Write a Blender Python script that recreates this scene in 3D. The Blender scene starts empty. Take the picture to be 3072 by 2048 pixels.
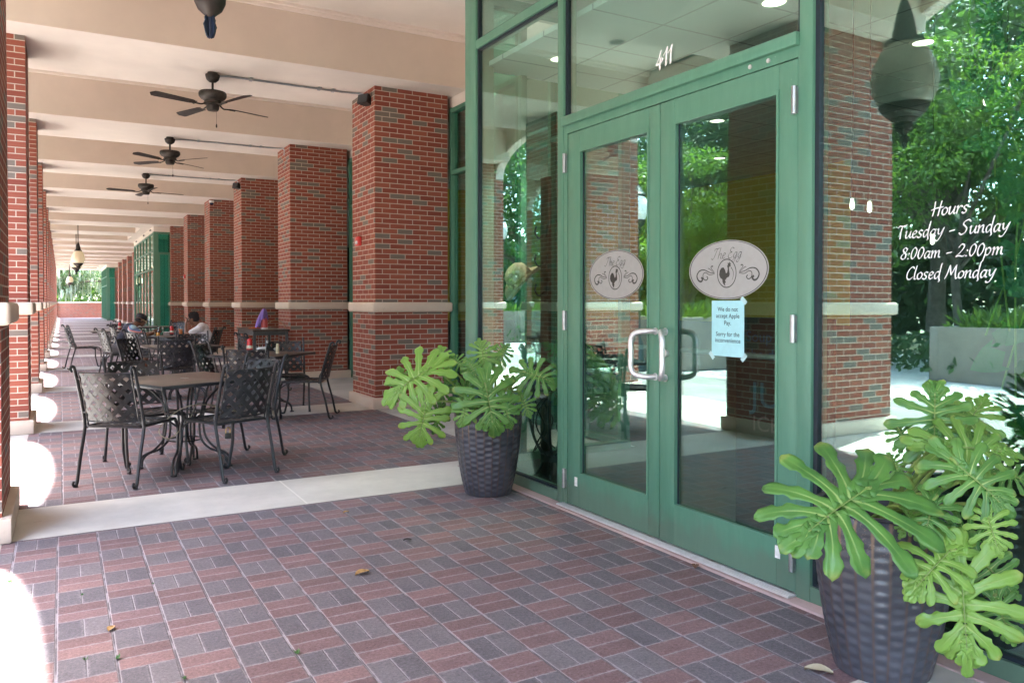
import bpy, bmesh, math, random
from mathutils import Vector, Matrix, noise
R = math.radians
PI = math.pi
C = bpy.context.scene.collection
scene = bpy.context.scene
# ------------------------------------------------------------------ camera, sky, sun, exposure
CAMZ = 1.3716
cam_d = bpy.data.cameras.new('camera'); cam = bpy.data.objects.new('camera', cam_d); C.objects.link(cam)
cam.location = (0, 0, CAMZ); cam.rotation_euler = (R(90 - 0.8886), 0, R(-29.8055))
cam_d.sensor_width = 36; cam_d.lens = 27.685; cam_d.shift_y = -0.02667
cam_d.clip_start = 0.05; cam_d.clip_end = 2000
scene.camera = cam
SUN_DIR = Vector((0.385, -0.125, -1)).normalized()      # the way the light travels
w = bpy.data.worlds.new('World'); scene.world = w; w.use_nodes = True
nt = w.node_tree; nt.nodes.clear()
sky = nt.nodes.new('ShaderNodeTexSky'); sky.sky_type = 'NISHITA'; sky.sun_disc = False
sky.sun_elevation = math.asin(-SUN_DIR.z); sky.sun_rotation = math.atan2(-SUN_DIR.x, -SUN_DIR.y)
sky.air_density = 1.0; sky.dust_density = 2.0; sky.ozone_density = 1.0
bg = nt.nodes.new('ShaderNodeBackground'); bg.inputs[1].default_value = 0.15
wo = nt.nodes.new('ShaderNodeOutputWorld')
nt.links.new(sky.outputs[0], bg.inputs[0]); nt.links.new(bg.outputs[0], wo.inputs[0])
sd = bpy.data.lights.new('sun', 'SUN'); sd.energy = 2.0; sd.angle = R(0.6); sd.color = (1.0, 0.96, 0.9)
sun = bpy.data.objects.new('sun', sd); C.objects.link(sun)
sun.rotation_euler = SUN_DIR.to_track_quat('-Z', 'Y').to_euler()
scene.view_settings.view_transform = 'Standard'; scene.view_settings.look = 'None'
scene.view_settings.gamma = 1; scene.view_settings.exposure = 4.30
scene.cycles.max_bounces = 9; scene.cycles.diffuse_bounces = 6; scene.cycles.glossy_bounces = 5
scene.cycles.transmission_bounces = 6; scene.cycles.transparent_max_bounces = 24
scene.cycles.caustics_reflective = False; scene.cycles.caustics_refractive = False
scene.cycles.sample_clamp_indirect = 6; scene.cycles.use_denoising = True
rnd = random.Random(7)

# ------------------------------------------------------------------ node helpers
class S:
    def __init__(s, t, o): s.t = t; s.o = o
    def _m(s, op, b=None, c=None):
        n = s.t.nodes.new('ShaderNodeMath'); n.operation = op
        for i, v in enumerate((s, b, c)):
            if v is None: continue
            if isinstance(v, S): s.t.links.new(v.o, n.inputs[i])
            else: n.inputs[i].default_value = v
        return S(s.t, n.outputs[0])
    def __add__(s, b): return s._m('ADD', b)
    def __sub__(s, b): return s._m('SUBTRACT', b)
    def __mul__(s, b): return s._m('MULTIPLY', b)
    def __truediv__(s, b): return s._m('DIVIDE', b)
    def rsub(s, a): return (s * -1.0) + a
    def floor(s): return s._m('FLOOR')
    def fract(s): return s._m('FRACT')
    def abs(s): return s._m('ABSOLUTE')
    def gt(s, b): return s._m('GREATER_THAN', b)
    def lt(s, b): return s._m('LESS_THAN', b)
    def mn(s, b): return s._m('MINIMUM', b)
    def mx(s, b): return s._m('MAXIMUM', b)
    def mod(s, b): return s._m('FLOORED_MODULO', b)
    def pw(s, b): return s._m('POWER', b)
    def step(s, a, b):                       # smoothstep a..b
        n = s.t.nodes.new('ShaderNodeMapRange'); n.interpolation_type = 'SMOOTHSTEP'
        s.t.links.new(s.o, n.inputs[0]); n.inputs[1].default_value = a; n.inputs[2].default_value = b
        return S(s.t, n.outputs[0])
    def sel(s, a, b):                        # s*a + (1-s)*b
        return s * a + s.rsub(1.0) * b
class NT:
    def __init__(s, name):
        s.m = bpy.data.materials.new(name); s.m.use_nodes = True; s.t = s.m.node_tree; s.t.nodes.clear()
        s.out = s.t.nodes.new('ShaderNodeOutputMaterial')
    def n(s, k, **kw):
        n = s.t.nodes.new(k)
        for a, v in kw.items(): setattr(n, a, v)
        return n
    def geo(s):
        g = s.n('ShaderNodeNewGeometry'); p = s.n('ShaderNodeSeparateXYZ'); q = s.n('ShaderNodeSeparateXYZ')
        s.t.links.new(g.outputs['Position'], p.inputs[0]); s.t.links.new(g.outputs['Normal'], q.inputs[0])
        return [S(s.t, p.outputs[i]) for i in range(3)], [S(s.t, q.outputs[i]) for i in range(3)], g.outputs['Position']
    def uv(s):
        g = s.n('ShaderNodeUVMap'); p = s.n('ShaderNodeSeparateXYZ'); s.t.links.new(g.outputs[0], p.inputs[0])
        return S(s.t, p.outputs[0]), S(s.t, p.outputs[1])
    def comb(s, *v):
        n = s.n('ShaderNodeCombineXYZ')
        for i, a in enumerate(v):
            if isinstance(a, S): s.t.links.new(a.o, n.inputs[i])
            else: n.inputs[i].default_value = a
        return n.outputs[0]
    def noise(s, vec, scale, detail=3, rough=.55):
        n = s.n('ShaderNodeTexNoise'); n.inputs['Scale'].default_value = scale
        n.inputs['Detail'].default_value = detail; n.inputs['Roughness'].default_value = rough
        if vec is not None: s.t.links.new(vec, n.inputs['Vector'])
        return S(s.t, n.outputs[0])
    def white(s, vec):
        n = s.n('ShaderNodeTexWhiteNoise'); s.t.links.new(vec, n.inputs['Vector']); return S(s.t, n.outputs[0])
    def objco(s):
        n = s.n('ShaderNodeTexCoord'); return n.outputs['Object']
    def ramp(s, f, stops, interp='LINEAR'):
        n = s.n('ShaderNodeValToRGB'); n.color_ramp.interpolation = interp
        e = n.color_ramp.elements
        while len(e) < len(stops): e.new(0.5)
        for i, (p, c) in enumerate(stops): e[i].position = p; e[i].color = (*c, 1)
        s.t.links.new(f.o, n.inputs[0]); return n.outputs[0]
    def mix(s, f, a, b, mode='MIX'):
        n = s.n('ShaderNodeMix', data_type='RGBA', blend_type=mode)
        if isinstance(f, S): s.t.links.new(f.o, n.inputs[0])
        else: n.inputs[0].default_value = f
        for i, v in ((6, a), (7, b)):
            if isinstance(v, tuple): n.inputs[i].default_value = (*v, 1)
            else: s.t.links.new(v, n.inputs[i])
        return n.outputs[2]
    def bump(s, hgt, strength, dist=.01):
        n = s.n('ShaderNodeBump'); n.inputs['Strength'].default_value = strength; n.inputs['Distance'].default_value = dist
        s.t.links.new(hgt.o, n.inputs['Height']); return n.outputs[0]
    def bsdf(s, col, rough=.6, metal=0, bump=None, spec=.5, emit=None, estr=0, coat=0, link=True):
        b = s.n('ShaderNodeBsdfPrincipled')
        for k, v in (('Base Color', col), ('Roughness', rough), ('Metallic', metal), ('Specular IOR Level', spec), ('Coat Weight', coat)):
            if isinstance(v, S): s.t.links.new(v.o, b.inputs[k])
            elif isinstance(v, tuple): b.inputs[k].default_value = (*v, 1)
            elif isinstance(v, (int, float)): b.inputs[k].default_value = v
            else: s.t.links.new(v, b.inputs[k])
        if bump is not None: s.t.links.new(bump, b.inputs['Normal'])
        if emit: b.inputs['Emission Color'].default_value = (*emit, 1); b.inputs['Emission Strength'].default_value = estr
        if link: s.t.links.new(b.outputs[0], s.out.inputs[0])
        return b.outputs[0]
def plain(name, col, rough=.5, metal=0, spec=.5, var=.12, sc=30, bump=0, coat=0):
    n = NT(name); o = n.objco(); f = n.noise(o, sc, 4)
    lo = tuple(c * (1 - var) for c in col); hi = tuple(min(1, c * (1 + var)) for c in col)
    bp = n.bump(n.noise(o, sc * 4, 3), bump, .004) if bump else None
    n.bsdf(n.mix(f.step(.3, .7), lo, hi), rough, metal, bp, spec, coat=coat); return n.m
def emitter(name, col, strength, base=(.8, .75, .65)):
    n = NT(name); n.bsdf(base, .4, emit=col, estr=strength); return n.m

def brick_mat(name, bw, bh, gray=.15, reds=((.205, .052, .036), (.27, .076, .048), (.235, .062, .042), (.305, .095, .058)), mort=(.58, .47, .385), gcol=(.165, .132, .112), jt=.0095, zoff=0.0):
    n = NT(name); p, q, pos = n.geo()
    side = q[0].abs().gt(.5); u = side.sel(p[1], p[0]) + 40.0; v = p[2] + 10.0 + zoff
    row = (v / bh).floor(); off = row.mod(2.0) * .5
    uu = u / bw + off; col = uu.floor(); fu = uu.fract() * bw; fv = (v / bh).fract() * bh
    wob = (n.noise(pos, 60, 2) - .5) * .003
    du = fu.mn((fu * -1.0) + bw) + wob; dv = fv.mn((fv * -1.0) + bh) + wob
    d = du.mn(dv); m = d.step(jt * .42, jt * .62)
    idv = n.comb(col, row, side * 7.3)
    r1 = n.white(idv); r2 = n.white(n.comb(row, col, side * 3.1 + 5.0))
    rc = n.ramp(r2, [(0, reds[0]), (.35, reds[1]), (.65, reds[2]), (1, reds[3])])
    gr = r1.lt(gray); c1 = n.mix(gr, rc, gcol)
    fine = n.noise(pos, 220, 3, .7); c1 = n.mix(fine.step(.35, .75) * .30, c1, (.30, .16, .12), 'MIX') if False else n.mix((fine - .5) * .5 + .25, c1, n.mix(1.0, c1, (1.5, 1.5, 1.5), 'MULTIPLY'))
    mo = n.mix(n.noise(pos, 90, 3), mort, tuple(x * .78 for x in mort))
    cc = n.mix(m, mo, c1)
    st = n.noise(pos, 1.3, 4); cc = n.mix(st.step(.35, .75) * .16, cc, n.mix(1.0, cc, (.72, .70, .72), 'MULTIPLY'))
    hgt = m * .8 + fine * .25
    n.bsdf(cc, .78, 0, n.bump(hgt, .55, .006), .3); return n.m

def paver_mat(name, c, x0, y0, xs=.0, soft=False):
    n = NT(name); p, q, pos = n.geo()
    pan = ((p[1] - 5.3) / 4.265).floor()
    far = pan.gt(-.5)
    X = (p[0] - x0 - far * .027) / c + 200.0
    Y = (p[1] - y0 - far * (6.115 - y0) - pan * far * 4.265) / c + 400.0
    wob = (n.noise(pos, 55, 4, .7) - .5) * .055
    fx, fy = X.fract(), Y.fract(); par = (X.floor() + Y.floor()).mod(2.0)      # 0 = pair lying across, 1 = pair lying along
    a = par.sel(fy, fx); b = par.sel(fx, fy)        # a: long direction, b: split direction
    b2 = (b * 2.0).fract() * .5
    half = (b * 2.0).floor()
    da = a.mn(a.rsub(1.0)); db = b2.mn(b2.rsub(.5))
    big = fx.mn(fx.rsub(1.0))                        # the straight joints along the walk are wider
    d = da.mn(db) + wob * .45; d2 = d.mn(big - .014 + wob * .4)
    m = d.step(.006, .020) * (big - .009 + wob * .5).step(.010, .028)
    idv = n.comb(X.floor() * 2.0 + half, Y.floor() * 2.0 + half * 3.0, par)
    r1 = n.white(idv)
    red = n.ramp(r1, [(0, (.155, .100, .105)), (.5, (.190, .122, .128)), (1, (.228, .145, .147))])
    gry = n.ramp(r1, [(0, (.118, .109, .125)), (.5, (.142, .130, .147)), (1, (.168, .153, .168))])
    cc = n.mix(par, red, gry)
    warm = n.noise(pos, .55, 3).step(.45, .75)
    cc = n.mix(warm * .55, cc, n.mix(par, (.29, .175, .135), (.180, .160, .150)))
    fine = n.noise(pos, 170, 4, .8); blot = n.noise(pos, 9, 5, .7)
    cc = n.mix(n.noise(pos, 2.2, 5, .7).step(.45, .75) * .35, cc, n.mix(1.0, cc, (1.35, 1.30, 1.30), 'MULTIPLY')); cc = n.mix(blot.step(.35, .8) * .45, cc, n.mix(1.0, cc, (.60, .60, .62), 'MULTIPLY'))
    crs = n.noise(pos, 75, 5, .8); cc = n.mix(crs.step(.50, .62) * .50, cc, n.mix(1.0, cc, (1.7, 1.65, 1.65), 'MULTIPLY')); cc = n.mix(crs.step(.48, .38) * .55, cc, n.mix(1.0, cc, (.5, .5, .5), 'MULTIPLY')); spk = fine.step(.57, .72); cc = n.mix(spk * .55, cc, (.46, .42, .43)); edg = d.step(.075, .02); cc = n.mix(edg * n.noise(pos, 40, 4, .8).step(.45, .62) * .45, cc, (.40, .37, .38))
    dk = fine.step(.44, .30); cc = n.mix(dk * .6, cc, (.04, .035, .04))
    jn = n.mix(n.noise(pos, 30, 4), (.36, .33, .355), (.235, .21, .23))
    crack = d2.step(.010, -.006); jn = n.mix(crack * n.noise(pos, 6, 2).step(.4, .55) * .75, jn, (.035, .03, .035))
    cc = n.mix(m, jn, cc)
    lift = n.white(n.comb(Y.floor() + half, X.floor(), par)) * .35
    n.bsdf(cc, n.noise(pos, 20, 3) * .25 + .55, 0, n.bump(m * (lift + .6) + fine * .22, .6, .007), .35); return n.m

def concrete_mat(name, col, var=.14, seam=None, rough=.75):
    n = NT(name); p, q, pos = n.geo()
    a = n.noise(pos, 1.6, 6, .65); b = n.noise(pos, 22, 5, .7); f = n.noise(pos, 260, 2)
    c = n.mix(a.step(.3, .72), tuple(x * (1 - var) for x in col), tuple(min(1, x * (1 + var * .5)) for x in col))
    c = n.mix(b.step(.55, .8) * .35, c, tuple(x * .72 for x in col))
    c = n.mix(n.noise(pos, 5.5, 6, .75).step(.62, .72) * .30, c, tuple(x * .55 for x in col))
    h = f * .5 + b * .4
    if seam:
        s = None
        for ax, at in seam:
            d = (p[ax] - at).abs().step(.009, .004); s = d if s is None else s.mx(d)
        c = n.mix(s * .7, c, tuple(x * 1.25 for x in col)); h = h - s * 1.5
    n.bsdf(c, rough, 0, n.bump(h, .25, .004), .35); return n.m

def stucco_mat(name, col, bump=.3):
    n = NT(name); p, q, pos = n.geo()
    a = n.noise(pos, .9, 5, .6); f = n.noise(pos, 190, 3, .7)
    c = n.mix(a.step(.3, .75), tuple(x * .93 for x in col), tuple(min(1, x * 1.05) for x in col))
    c = n.mix(n.noise(pos, 3.1, 6, .8).step(.68, .76) * .22, c, tuple(x * .62 for x in col))
    n.bsdf(c, .85, 0, n.bump(f, bump, .004), .2); return n.m

def glass_mat(name, tint, refl, gcol, boost=.85):
    n = NT(name)
    g_ = n.n('ShaderNodeNewGeometry'); dt = n.n('ShaderNodeVectorMath', operation='DOT_PRODUCT')
    n.t.links.new(g_.outputs['Incoming'], dt.inputs[0]); n.t.links.new(g_.outputs['Normal'], dt.inputs[1])
    f = S(n.t, dt.outputs['Value']).abs().rsub(1.0).pw(5.0) * boost + refl; f = f.mn(1.0)
    tr = n.n('ShaderNodeBsdfTransparent'); tr.inputs[0].default_value = (*tint, 1)
    gl = n.n('ShaderNodeBsdfGlossy'); gl.inputs['Roughness'].default_value = 0.0; gl.inputs[0].default_value = (*gcol, 1)
    p, q, pos = n.geo(); n.t.links.new(n.bump(n.noise(pos, 1.1, 1, .4), .025, .05), gl.inputs['Normal'])
    mx = n.n('ShaderNodeMixShader'); n.t.links.new(f.o, mx.inputs[0]); n.t.links.new(tr.outputs[0], mx.inputs[1]); n.t.links.new(gl.outputs[0], mx.inputs[2])
    n.t.links.new(mx.outputs[0], n.out.inputs[0]); return n.m

def leaf_mat(name, cols, trans=.35, rough=.4, vein=False, spec=.5):
    n = NT(name); o = n.objco()
    oi = n.n('ShaderNodeObjectInfo'); 
    if vein:
        u, v = n.uv(); f = n.noise(o, 9, 3); c = n.mix(f.step(.3, .7), cols[0], cols[1])
        c = n.mix(S(n.t, oi.outputs['Random']).step(.35, 1.0) * .7, c, cols[2])
        ve = u.abs().step(.10, .03) * v.rsub(1.05).step(.0, .9)
        c = n.mix(ve * .75, c, cols[3])
        tipc = v.step(.90, 1.08) * n.noise(o, 14, 3).step(.46, .62); c = n.mix(tipc * .55, c, (.42, .44, .12)); brn = n.noise(o, 30, 4, .7).step(.70, .76); c = n.mix(brn * .45, c, (.22, .20, .06)); rib = v.step(.075, .03); c = n.mix(rib * .85, c, cols[3])
        bp = n.bump((u * 9.0)._m('SINE') * .3 + ve * -1.0 + n.noise(o, 26, 2) * .7, .35, .004)
    else:
        g = n.n('ShaderNodeNewGeometry'); f = n.noise(g.outputs['Position'], 1.1, 3)
        r = S(n.t, g.outputs['Random Per Island'])
        c = n.mix(r, cols[0], cols[1]); c = n.mix(f.step(.4, .7) * .6, c, cols[2]); bp = None
    b = n.n('ShaderNodeBsdfPrincipled'); n.t.links.new(c, b.inputs['Base Color']); b.inputs['Roughness'].default_value = rough
    b.inputs['Specular IOR Level'].default_value = spec
    if bp is not None: n.t.links.new(bp, b.inputs['Normal'])
    t = n.n('ShaderNodeBsdfTranslucent'); n.t.links.new(n.mix(1.0, c, (1.5, 1.6, .8), 'MULTIPLY'), t.inputs[0])
    mx = n.n('ShaderNodeMixShader'); mx.inputs[0].default_value = trans
    n.t.links.new(b.outputs[0], mx.inputs[1]); n.t.links.new(t.outputs[0], mx.inputs[2]); n.t.links.new(mx.outputs[0], n.out.inputs[0])
    return n.m

# ------------------------------------------------------------------ mesh helpers
def cr(pts, n=6, closed=False):
    """Catmull-Rom through points"""
    P = [Vector(p) for p in pts]; out = []; m = len(P)
    rng = range(m if closed else m - 1)
    for i in rng:
        p0 = P[(i - 1) % m] if closed or i > 0 else P[0] * 2 - P[1]
        p1, p2 = P[i], P[(i + 1) % m]
        p3 = P[(i + 2) % m] if closed or i + 2 < m else P[-1] * 2 - P[-2]
        for k in range(n):
            t = k / n
            out.append(.5 * ((2 * p1) + (p2 - p0) * t + (2 * p0 - 5 * p1 + 4 * p2 - p3) * t * t + (3 * p1 - p0 - 3 * p2 + p3) * t ** 3))
    if not closed: out.append(P[-1].copy())
    return out
class MB:
    def __init__(s): s.v = []; s.f = []; s.mi = []; s.uvs = {}; s.cur = 0
    def add(s, vs, fs, M=None):
        b = len(s.v)
        for p in vs: s.v.append(tuple(M @ Vector(p)) if M is not None else tuple(p))
        for f in fs: s.f.append(tuple(i + b for i in f)); s.mi.append(s.cur)
        return s
    def mat(s, i): s.cur = i; return s
    def box(s, x0, x1, y0, y1, z0, z1, bev=0, M=None, seg=2):
        if bev:
            bm = bmesh.new(); bmesh.ops.create_cube(bm, size=1)
            for v in bm.verts: v.co = Vector(((x0 + x1) / 2 + v.co.x * (x1 - x0), (y0 + y1) / 2 + v.co.y * (y1 - y0), (z0 + z1) / 2 + v.co.z * (z1 - z0)))
            bmesh.ops.bevel(bm, geom=bm.edges[:], offset=bev, segments=seg, affect='EDGES', profile=.5)
            bm.verts.ensure_lookup_table(); s.add([v.co.copy() for v in bm.verts], [[v.index for v in f.verts] for f in bm.faces], M); bm.free(); return s
        v = [(x0, y0, z0), (x1, y0, z0), (x1, y1, z0), (x0, y1, z0), (x0, y0, z1), (x1, y0, z1), (x1, y1, z1), (x0, y1, z1)]
        return s.add(v, [(3, 2, 1, 0), (4, 5, 6, 7), (0, 1, 5, 4), (1, 2, 6, 5), (2, 3, 7, 6), (3, 0, 4, 7)], M)
    def tube(s, pts, r, n=8, closed=False, M=None, cap=True, flat=1.0):
        P = [Vector(p) for p in pts]; m = len(P); rs = r if isinstance(r, (list, tuple)) else [r] * m
        vs, fs = [], []; up = Vector((0, 0, 1)); t0 = (P[1] - P[0]).normalized()
        if abs(t0.z) > .9: up = Vector((1, 0, 0))
        a = t0.cross(up).normalized()
        for i in range(m):
            if closed: t = (P[(i + 1) % m] - P[i - 1])
            else: t = P[min(i + 1, m - 1)] - P[max(i - 1, 0)]
            t = t.normalized() if t.length > 1e-9 else t0
            a = (a - t * a.dot(t)); a = a.normalized() if a.length > 1e-6 else t.orthogonal().normalized(); b = t.cross(a)
            for k in range(n):
                q = 2 * PI * k / n; vs.append(P[i] + a * (rs[i] * math.cos(q)) + b * (rs[i] * math.sin(q) * flat))
        for i in range(m if closed else m - 1):
            j = (i + 1) % m
            for k in range(n): fs.append((i * n + k, i * n + (k + 1) % n, j * n + (k + 1) % n, j * n + k))
        if cap and not closed: fs.append(tuple(range(n - 1, -1, -1))); fs.append(tuple((m - 1) * n + k for k in range(n)))
        return s.add(vs, fs, M)
    def lathe(s, prof, n=24, M=None, cap=True):
        vs, fs = [], []; m = len(prof)
        for r, z in prof:
            for k in range(n): q = 2 * PI * k / n; vs.append((r * math.cos(q), r * math.sin(q), z))
        for i in range(m - 1):
            for k in range(n): fs.append((i * n + k, i * n + (k + 1) % n, (i + 1) * n + (k + 1) % n, (i + 1) * n + k))
        if cap: fs.append(tuple(range(n - 1, -1, -1))); fs.append(tuple((m - 1) * n + k for k in range(n)))
        return s.add(vs, fs, M)
    def cyl(s, p, q, r, n=12): return s.tube([p, q], r, n)
    def ball(s, c, rx, ry=None, rz=None, n=12, m=8, M=None):
        ry = ry or rx; rz = rz or rx; vs, fs = [], []
        for i in range(m + 1):
            a = PI * i / m
            for k in range(n):
                q = 2 * PI * k / n; vs.append((c[0] + rx * math.sin(a) * math.cos(q), c[1] + ry * math.sin(a) * math.sin(q), c[2] - rz * math.cos(a)))
        for i in range(m):
            for k in range(n): fs.append((i * n + k, i * n + (k + 1) % n, (i + 1) * n + (k + 1) % n, (i + 1) * n + k))
        return s.add(vs, fs, M)
    def prism(s, poly, d0, d1, f):
        """polygon in 2-D extruded; f(a, b, d) -> 3-D"""
        n = len(poly); vs = [f(a, b, d0) for a, b in poly] + [f(a, b, d1) for a, b in poly]
        fs = [tuple(range(n - 1, -1, -1)), tuple(range(n, 2 * n))] + [(i, (i + 1) % n, n + (i + 1) % n, n + i) for i in range(n)]
        return s.add(vs, fs)
    def mesh(s, name, mats, smooth=False, fix=False):
        me = bpy.data.meshes.new(name); me.from_pydata(s.v, [], s.f); me.update()
        for m in (mats if isinstance(mats, (list, tuple)) else [mats]): me.materials.append(m)
        if any(s.mi): me.polygons.foreach_set('material_index', s.mi)
        if fix:
            bm = bmesh.new(); bm.from_mesh(me); bmesh.ops.remove_doubles(bm, verts=bm.verts, dist=1e-5); bmesh.ops.recalc_face_normals(bm, faces=bm.faces); bm.to_mesh(me); bm.free()
        if smooth:
            me.polygons.foreach_set('use_smooth', [True] * len(me.polygons))
            if smooth != 2: me.set_sharp_from_angle(angle=R(38))
        return me
    def build(s, name, mats, parent=None, smooth=False, fix=False):
        o = bpy.data.objects.new(name, s.mesh(name, mats, smooth, fix)); C.objects.link(o)
        if parent is not None: o.parent = parent
        return o
def tag(o, label, cat, group=None):
    o['label'] = label; o['category'] = cat
    if group: o['group'] = group
    return o
def struct(o, kind='structure'): o['kind'] = kind; return o
def thing(name, label, cat, loc=(0, 0, 0), rotz=0, group=None):
    o = bpy.data.objects.new(name, None); o.empty_display_size = .1; C.objects.link(o)
    o.location = loc; o.rotation_euler = (0, 0, rotz); return tag(o, label, cat, group)
def dup(src, label, loc=None, rotz=None):
    r = src.copy(); C.objects.link(r); r['label'] = label
    if loc is not None: r.location = loc
    if rotz is not None: r.rotation_euler = (0, 0, rotz)
    for ch in list(src.children):
        c = ch.copy(); C.objects.link(c); c.parent = r
        for g in list(ch.children):
            d = g.copy(); C.objects.link(d); d.parent = c
    return r
ORD = ['first', 'second', 'third', 'fourth', 'fifth', 'sixth', 'seventh', 'eighth', 'ninth', 'tenth', 'eleventh', 'twelfth', 'thirteenth', 'fourteenth', 'fifteenth', 'sixteenth', 'seventeenth', 'eighteenth', 'nineteenth', 'twentieth']
# ------------------------------------------------------------------ materials
PITCH = 4.265; PY0 = 5.32; PD = .89               # pillar rhythm along the arcade
def py(k): return PY0 + PITCH * k
M = {}
M['brick'] = brick_mat('red_brick', .209, .0648)
M['brick_pale'] = brick_mat('pale_brick', .209, .0648, gray=.06, reds=((.24, .07, .05), (.30, .10, .07), (.27, .085, .06), (.33, .12, .085)))
M['paver'] = paver_mat('basket_pavers', .203, 2.003, 2.240)
M['plaza'] = None
M['conc'] = concrete_mat('concrete_strip', (.58, .55, .50), seam=[(0, 1.44), (0, 3.44)])
M['walk'] = concrete_mat('walk_concrete', (.50, .48, .45))
M['stone'] = concrete_mat('cast_stone', (.64, .525, .43), .08)
M['stucco'] = stucco_mat('cream_stucco', (.78, .69, .61))
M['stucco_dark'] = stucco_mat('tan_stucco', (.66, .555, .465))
n = NT('green_paint'); p, q, pos = n.geo(); o = n.comb(p[0] * 6.0, p[1] * 6.0, p[2] * .7)
c = n.mix(n.noise(o, 3, 5, .7).step(.3, .75), (.080, .218, .145), (.102, .252, .168)); c = n.mix(n.noise(pos, 2.2, 4).step(.45, .7) * .35, c, (.125, .262, .18))
chip = n.noise(pos, 42, 4, .75).step(.70, .74); c = n.mix(chip * .8, c, (.34, .42, .34)); scr = n.noise(n.comb(p[0] * 90.0, p[1] * 90.0, p[2] * 5.0), 1.0, 3).step(.70, .76) * n.noise(pos, 4, 3).step(.5, .6); c = n.mix(scr * .5, c, (.30, .40, .32))
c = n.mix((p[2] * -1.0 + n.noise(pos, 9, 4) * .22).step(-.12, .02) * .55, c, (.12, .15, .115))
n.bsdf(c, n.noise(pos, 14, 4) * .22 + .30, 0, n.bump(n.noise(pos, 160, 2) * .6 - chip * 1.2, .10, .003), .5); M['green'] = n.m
M['seal'] = plain('black_gasket', (.012, .02, .03), .5)
M['alu'] = plain('brushed_aluminium', (.74, .74, .75), .42, .75, var=.06)
M['steel'] = plain('dull_steel', (.42, .43, .44), .4, .85)
M['iron'] = plain('black_iron', (.018, .019, .023), .36, .15, .6, .3, 40, .05)
M['tabletop'] = plain('bronze_tabletop', (.085, .066, .054), .33, .1, .5, .12, 60)
M['bronze'] = plain('dark_bronze', (.045, .036, .030), .5, .4, .4, .45, 12, .2)
M['black'] = plain('black_plastic', (.02, .02, .021), .45)
M['white'] = plain('white_paint', (.78, .78, .76), .5)
M['glass'] = glass_mat('green_glass', (.78, .94, .90), .20, (.72, .94, .87))
M['glass_far'] = glass_mat('green_glass_side', (.30, .70, .60), .08, (.45, .9, .80))
M['curb'] = concrete_mat('pink_curb', (.46, .34, .33))
# ================================================================== SETTING
M['plaza'] = paver_mat('plaza_pavers', .30, 0, 0)
M['ground'] = concrete_mat('ground_soil', (.16, .17, .09), .3)
def sheet(name, x0, x1, y0, y1, z, mat, nx=1, ny=1):
    b = MB(); 
    b.add([(x0, y0, z), (x1, y0, z), (x1, y1, z), (x0, y1, z)], [(0, 1, 2, 3)])
    return struct(b.build(name, mat))
sheet('ground', -700, 700, -700, 900, -.03, M['ground'])
sheet('plaza', -14, -.29, -14, 95, -.008, concrete_mat('plaza_concrete', (.54, .52, .48), .12, seam=None))
sheet('brick_walkway', -.30, 4.7, -14, 84, 0.0, M['paver'])
sheet('sidewalk', -1.95, -.302, -14, 80, .001, M['walk'])
b = MB()
for k in range(-3, 18):
    y = py(k) - .02
    b.add([(-.299, y, .004), (3.47, y, .004), (3.47, y + .80, .004), (-.299, y + .80, .004)], [(0, 1, 2, 3)])
struct(b.build('concrete_strips', M['conc']))
sheet('window_walk', 3.472, 4.72, -14, 80, .005, M['walk'])
# a strip of plaza pavers seen in the door glass
pm = paver_mat('grey_plaza_pavers', .21, .1, .1)
sheet('plaza_path', -4.4, -1.97, -14, 80, -.004, concrete_mat('grey_paver_field', (.20, .195, .185), .25))

# ================================================================== PILLARS
def pillar(name, label, x0, x1, k, group):
    t = thing(name, label, 'brick pillar', ((x0 + x1) / 2, py(k) + PD / 2, 0), 0, group)
    hx, hy = (x1 - x0) / 2, PD / 2
    b = MB(); b.box(-hx, hx, -hy, hy, .1, 4.13); b.build('shaft', M['brick'], t)
    b = MB(); b.box(-hx - .05, hx + .05, -hy - .05, hy + .05, 0, .145, .016); b.build('plinth', M['stone'], t, smooth=True)
    b = MB(); b.box(-hx - .055, hx + .055, -hy - .055, hy + .055, 1.237, 1.369, .030, seg=4); b.build('stone_band', M['stone'], t, smooth=True)
    return t
LX0, LX1 = -1.80, -.30
p0 = pillar('brick_pillar', 'deep brick pillar on the garden side, nearest the camera at the left edge', LX0, LX1, 0, 'brick pillars on the garden side')
for k in range(-3, 18):
    if k == 0: continue
    lab = ('brick pillar on the garden side, standing behind the camera %d' % -k) if k < 0 else 'brick pillar on the garden side, %s from the camera in the left row' % ORD[k]
    if k < 0: lab = 'brick pillar on the garden side, %s one behind the nearest left pillar' % ORD[-k - 1]
    dup(p0, lab, ((LX0 + LX1) / 2, py(k) + PD / 2, 0), 0)
RX0, RX1 = 3.48, 4.50
q0 = None
rk = [1, 2, 3, 4, 5, 6] + [8, 9, 10, 11, 12, 13, 14]
for n, k in enumerate(rk):
    lab = 'brick pillar on the shop side, %s from the camera in the right row' % ORD[n]
    if k == 1: lab = 'broad brick pillar on the shop side, nearest the glass entrance, with the red alarm'
    if q0 is None: q0 = pillar('brick_pillar', lab, RX0, RX1, k, 'brick pillars on the shop side')
    else: dup(q0, lab, ((RX0 + RX1) / 2, py(k) + PD / 2, 0), 0)
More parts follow.
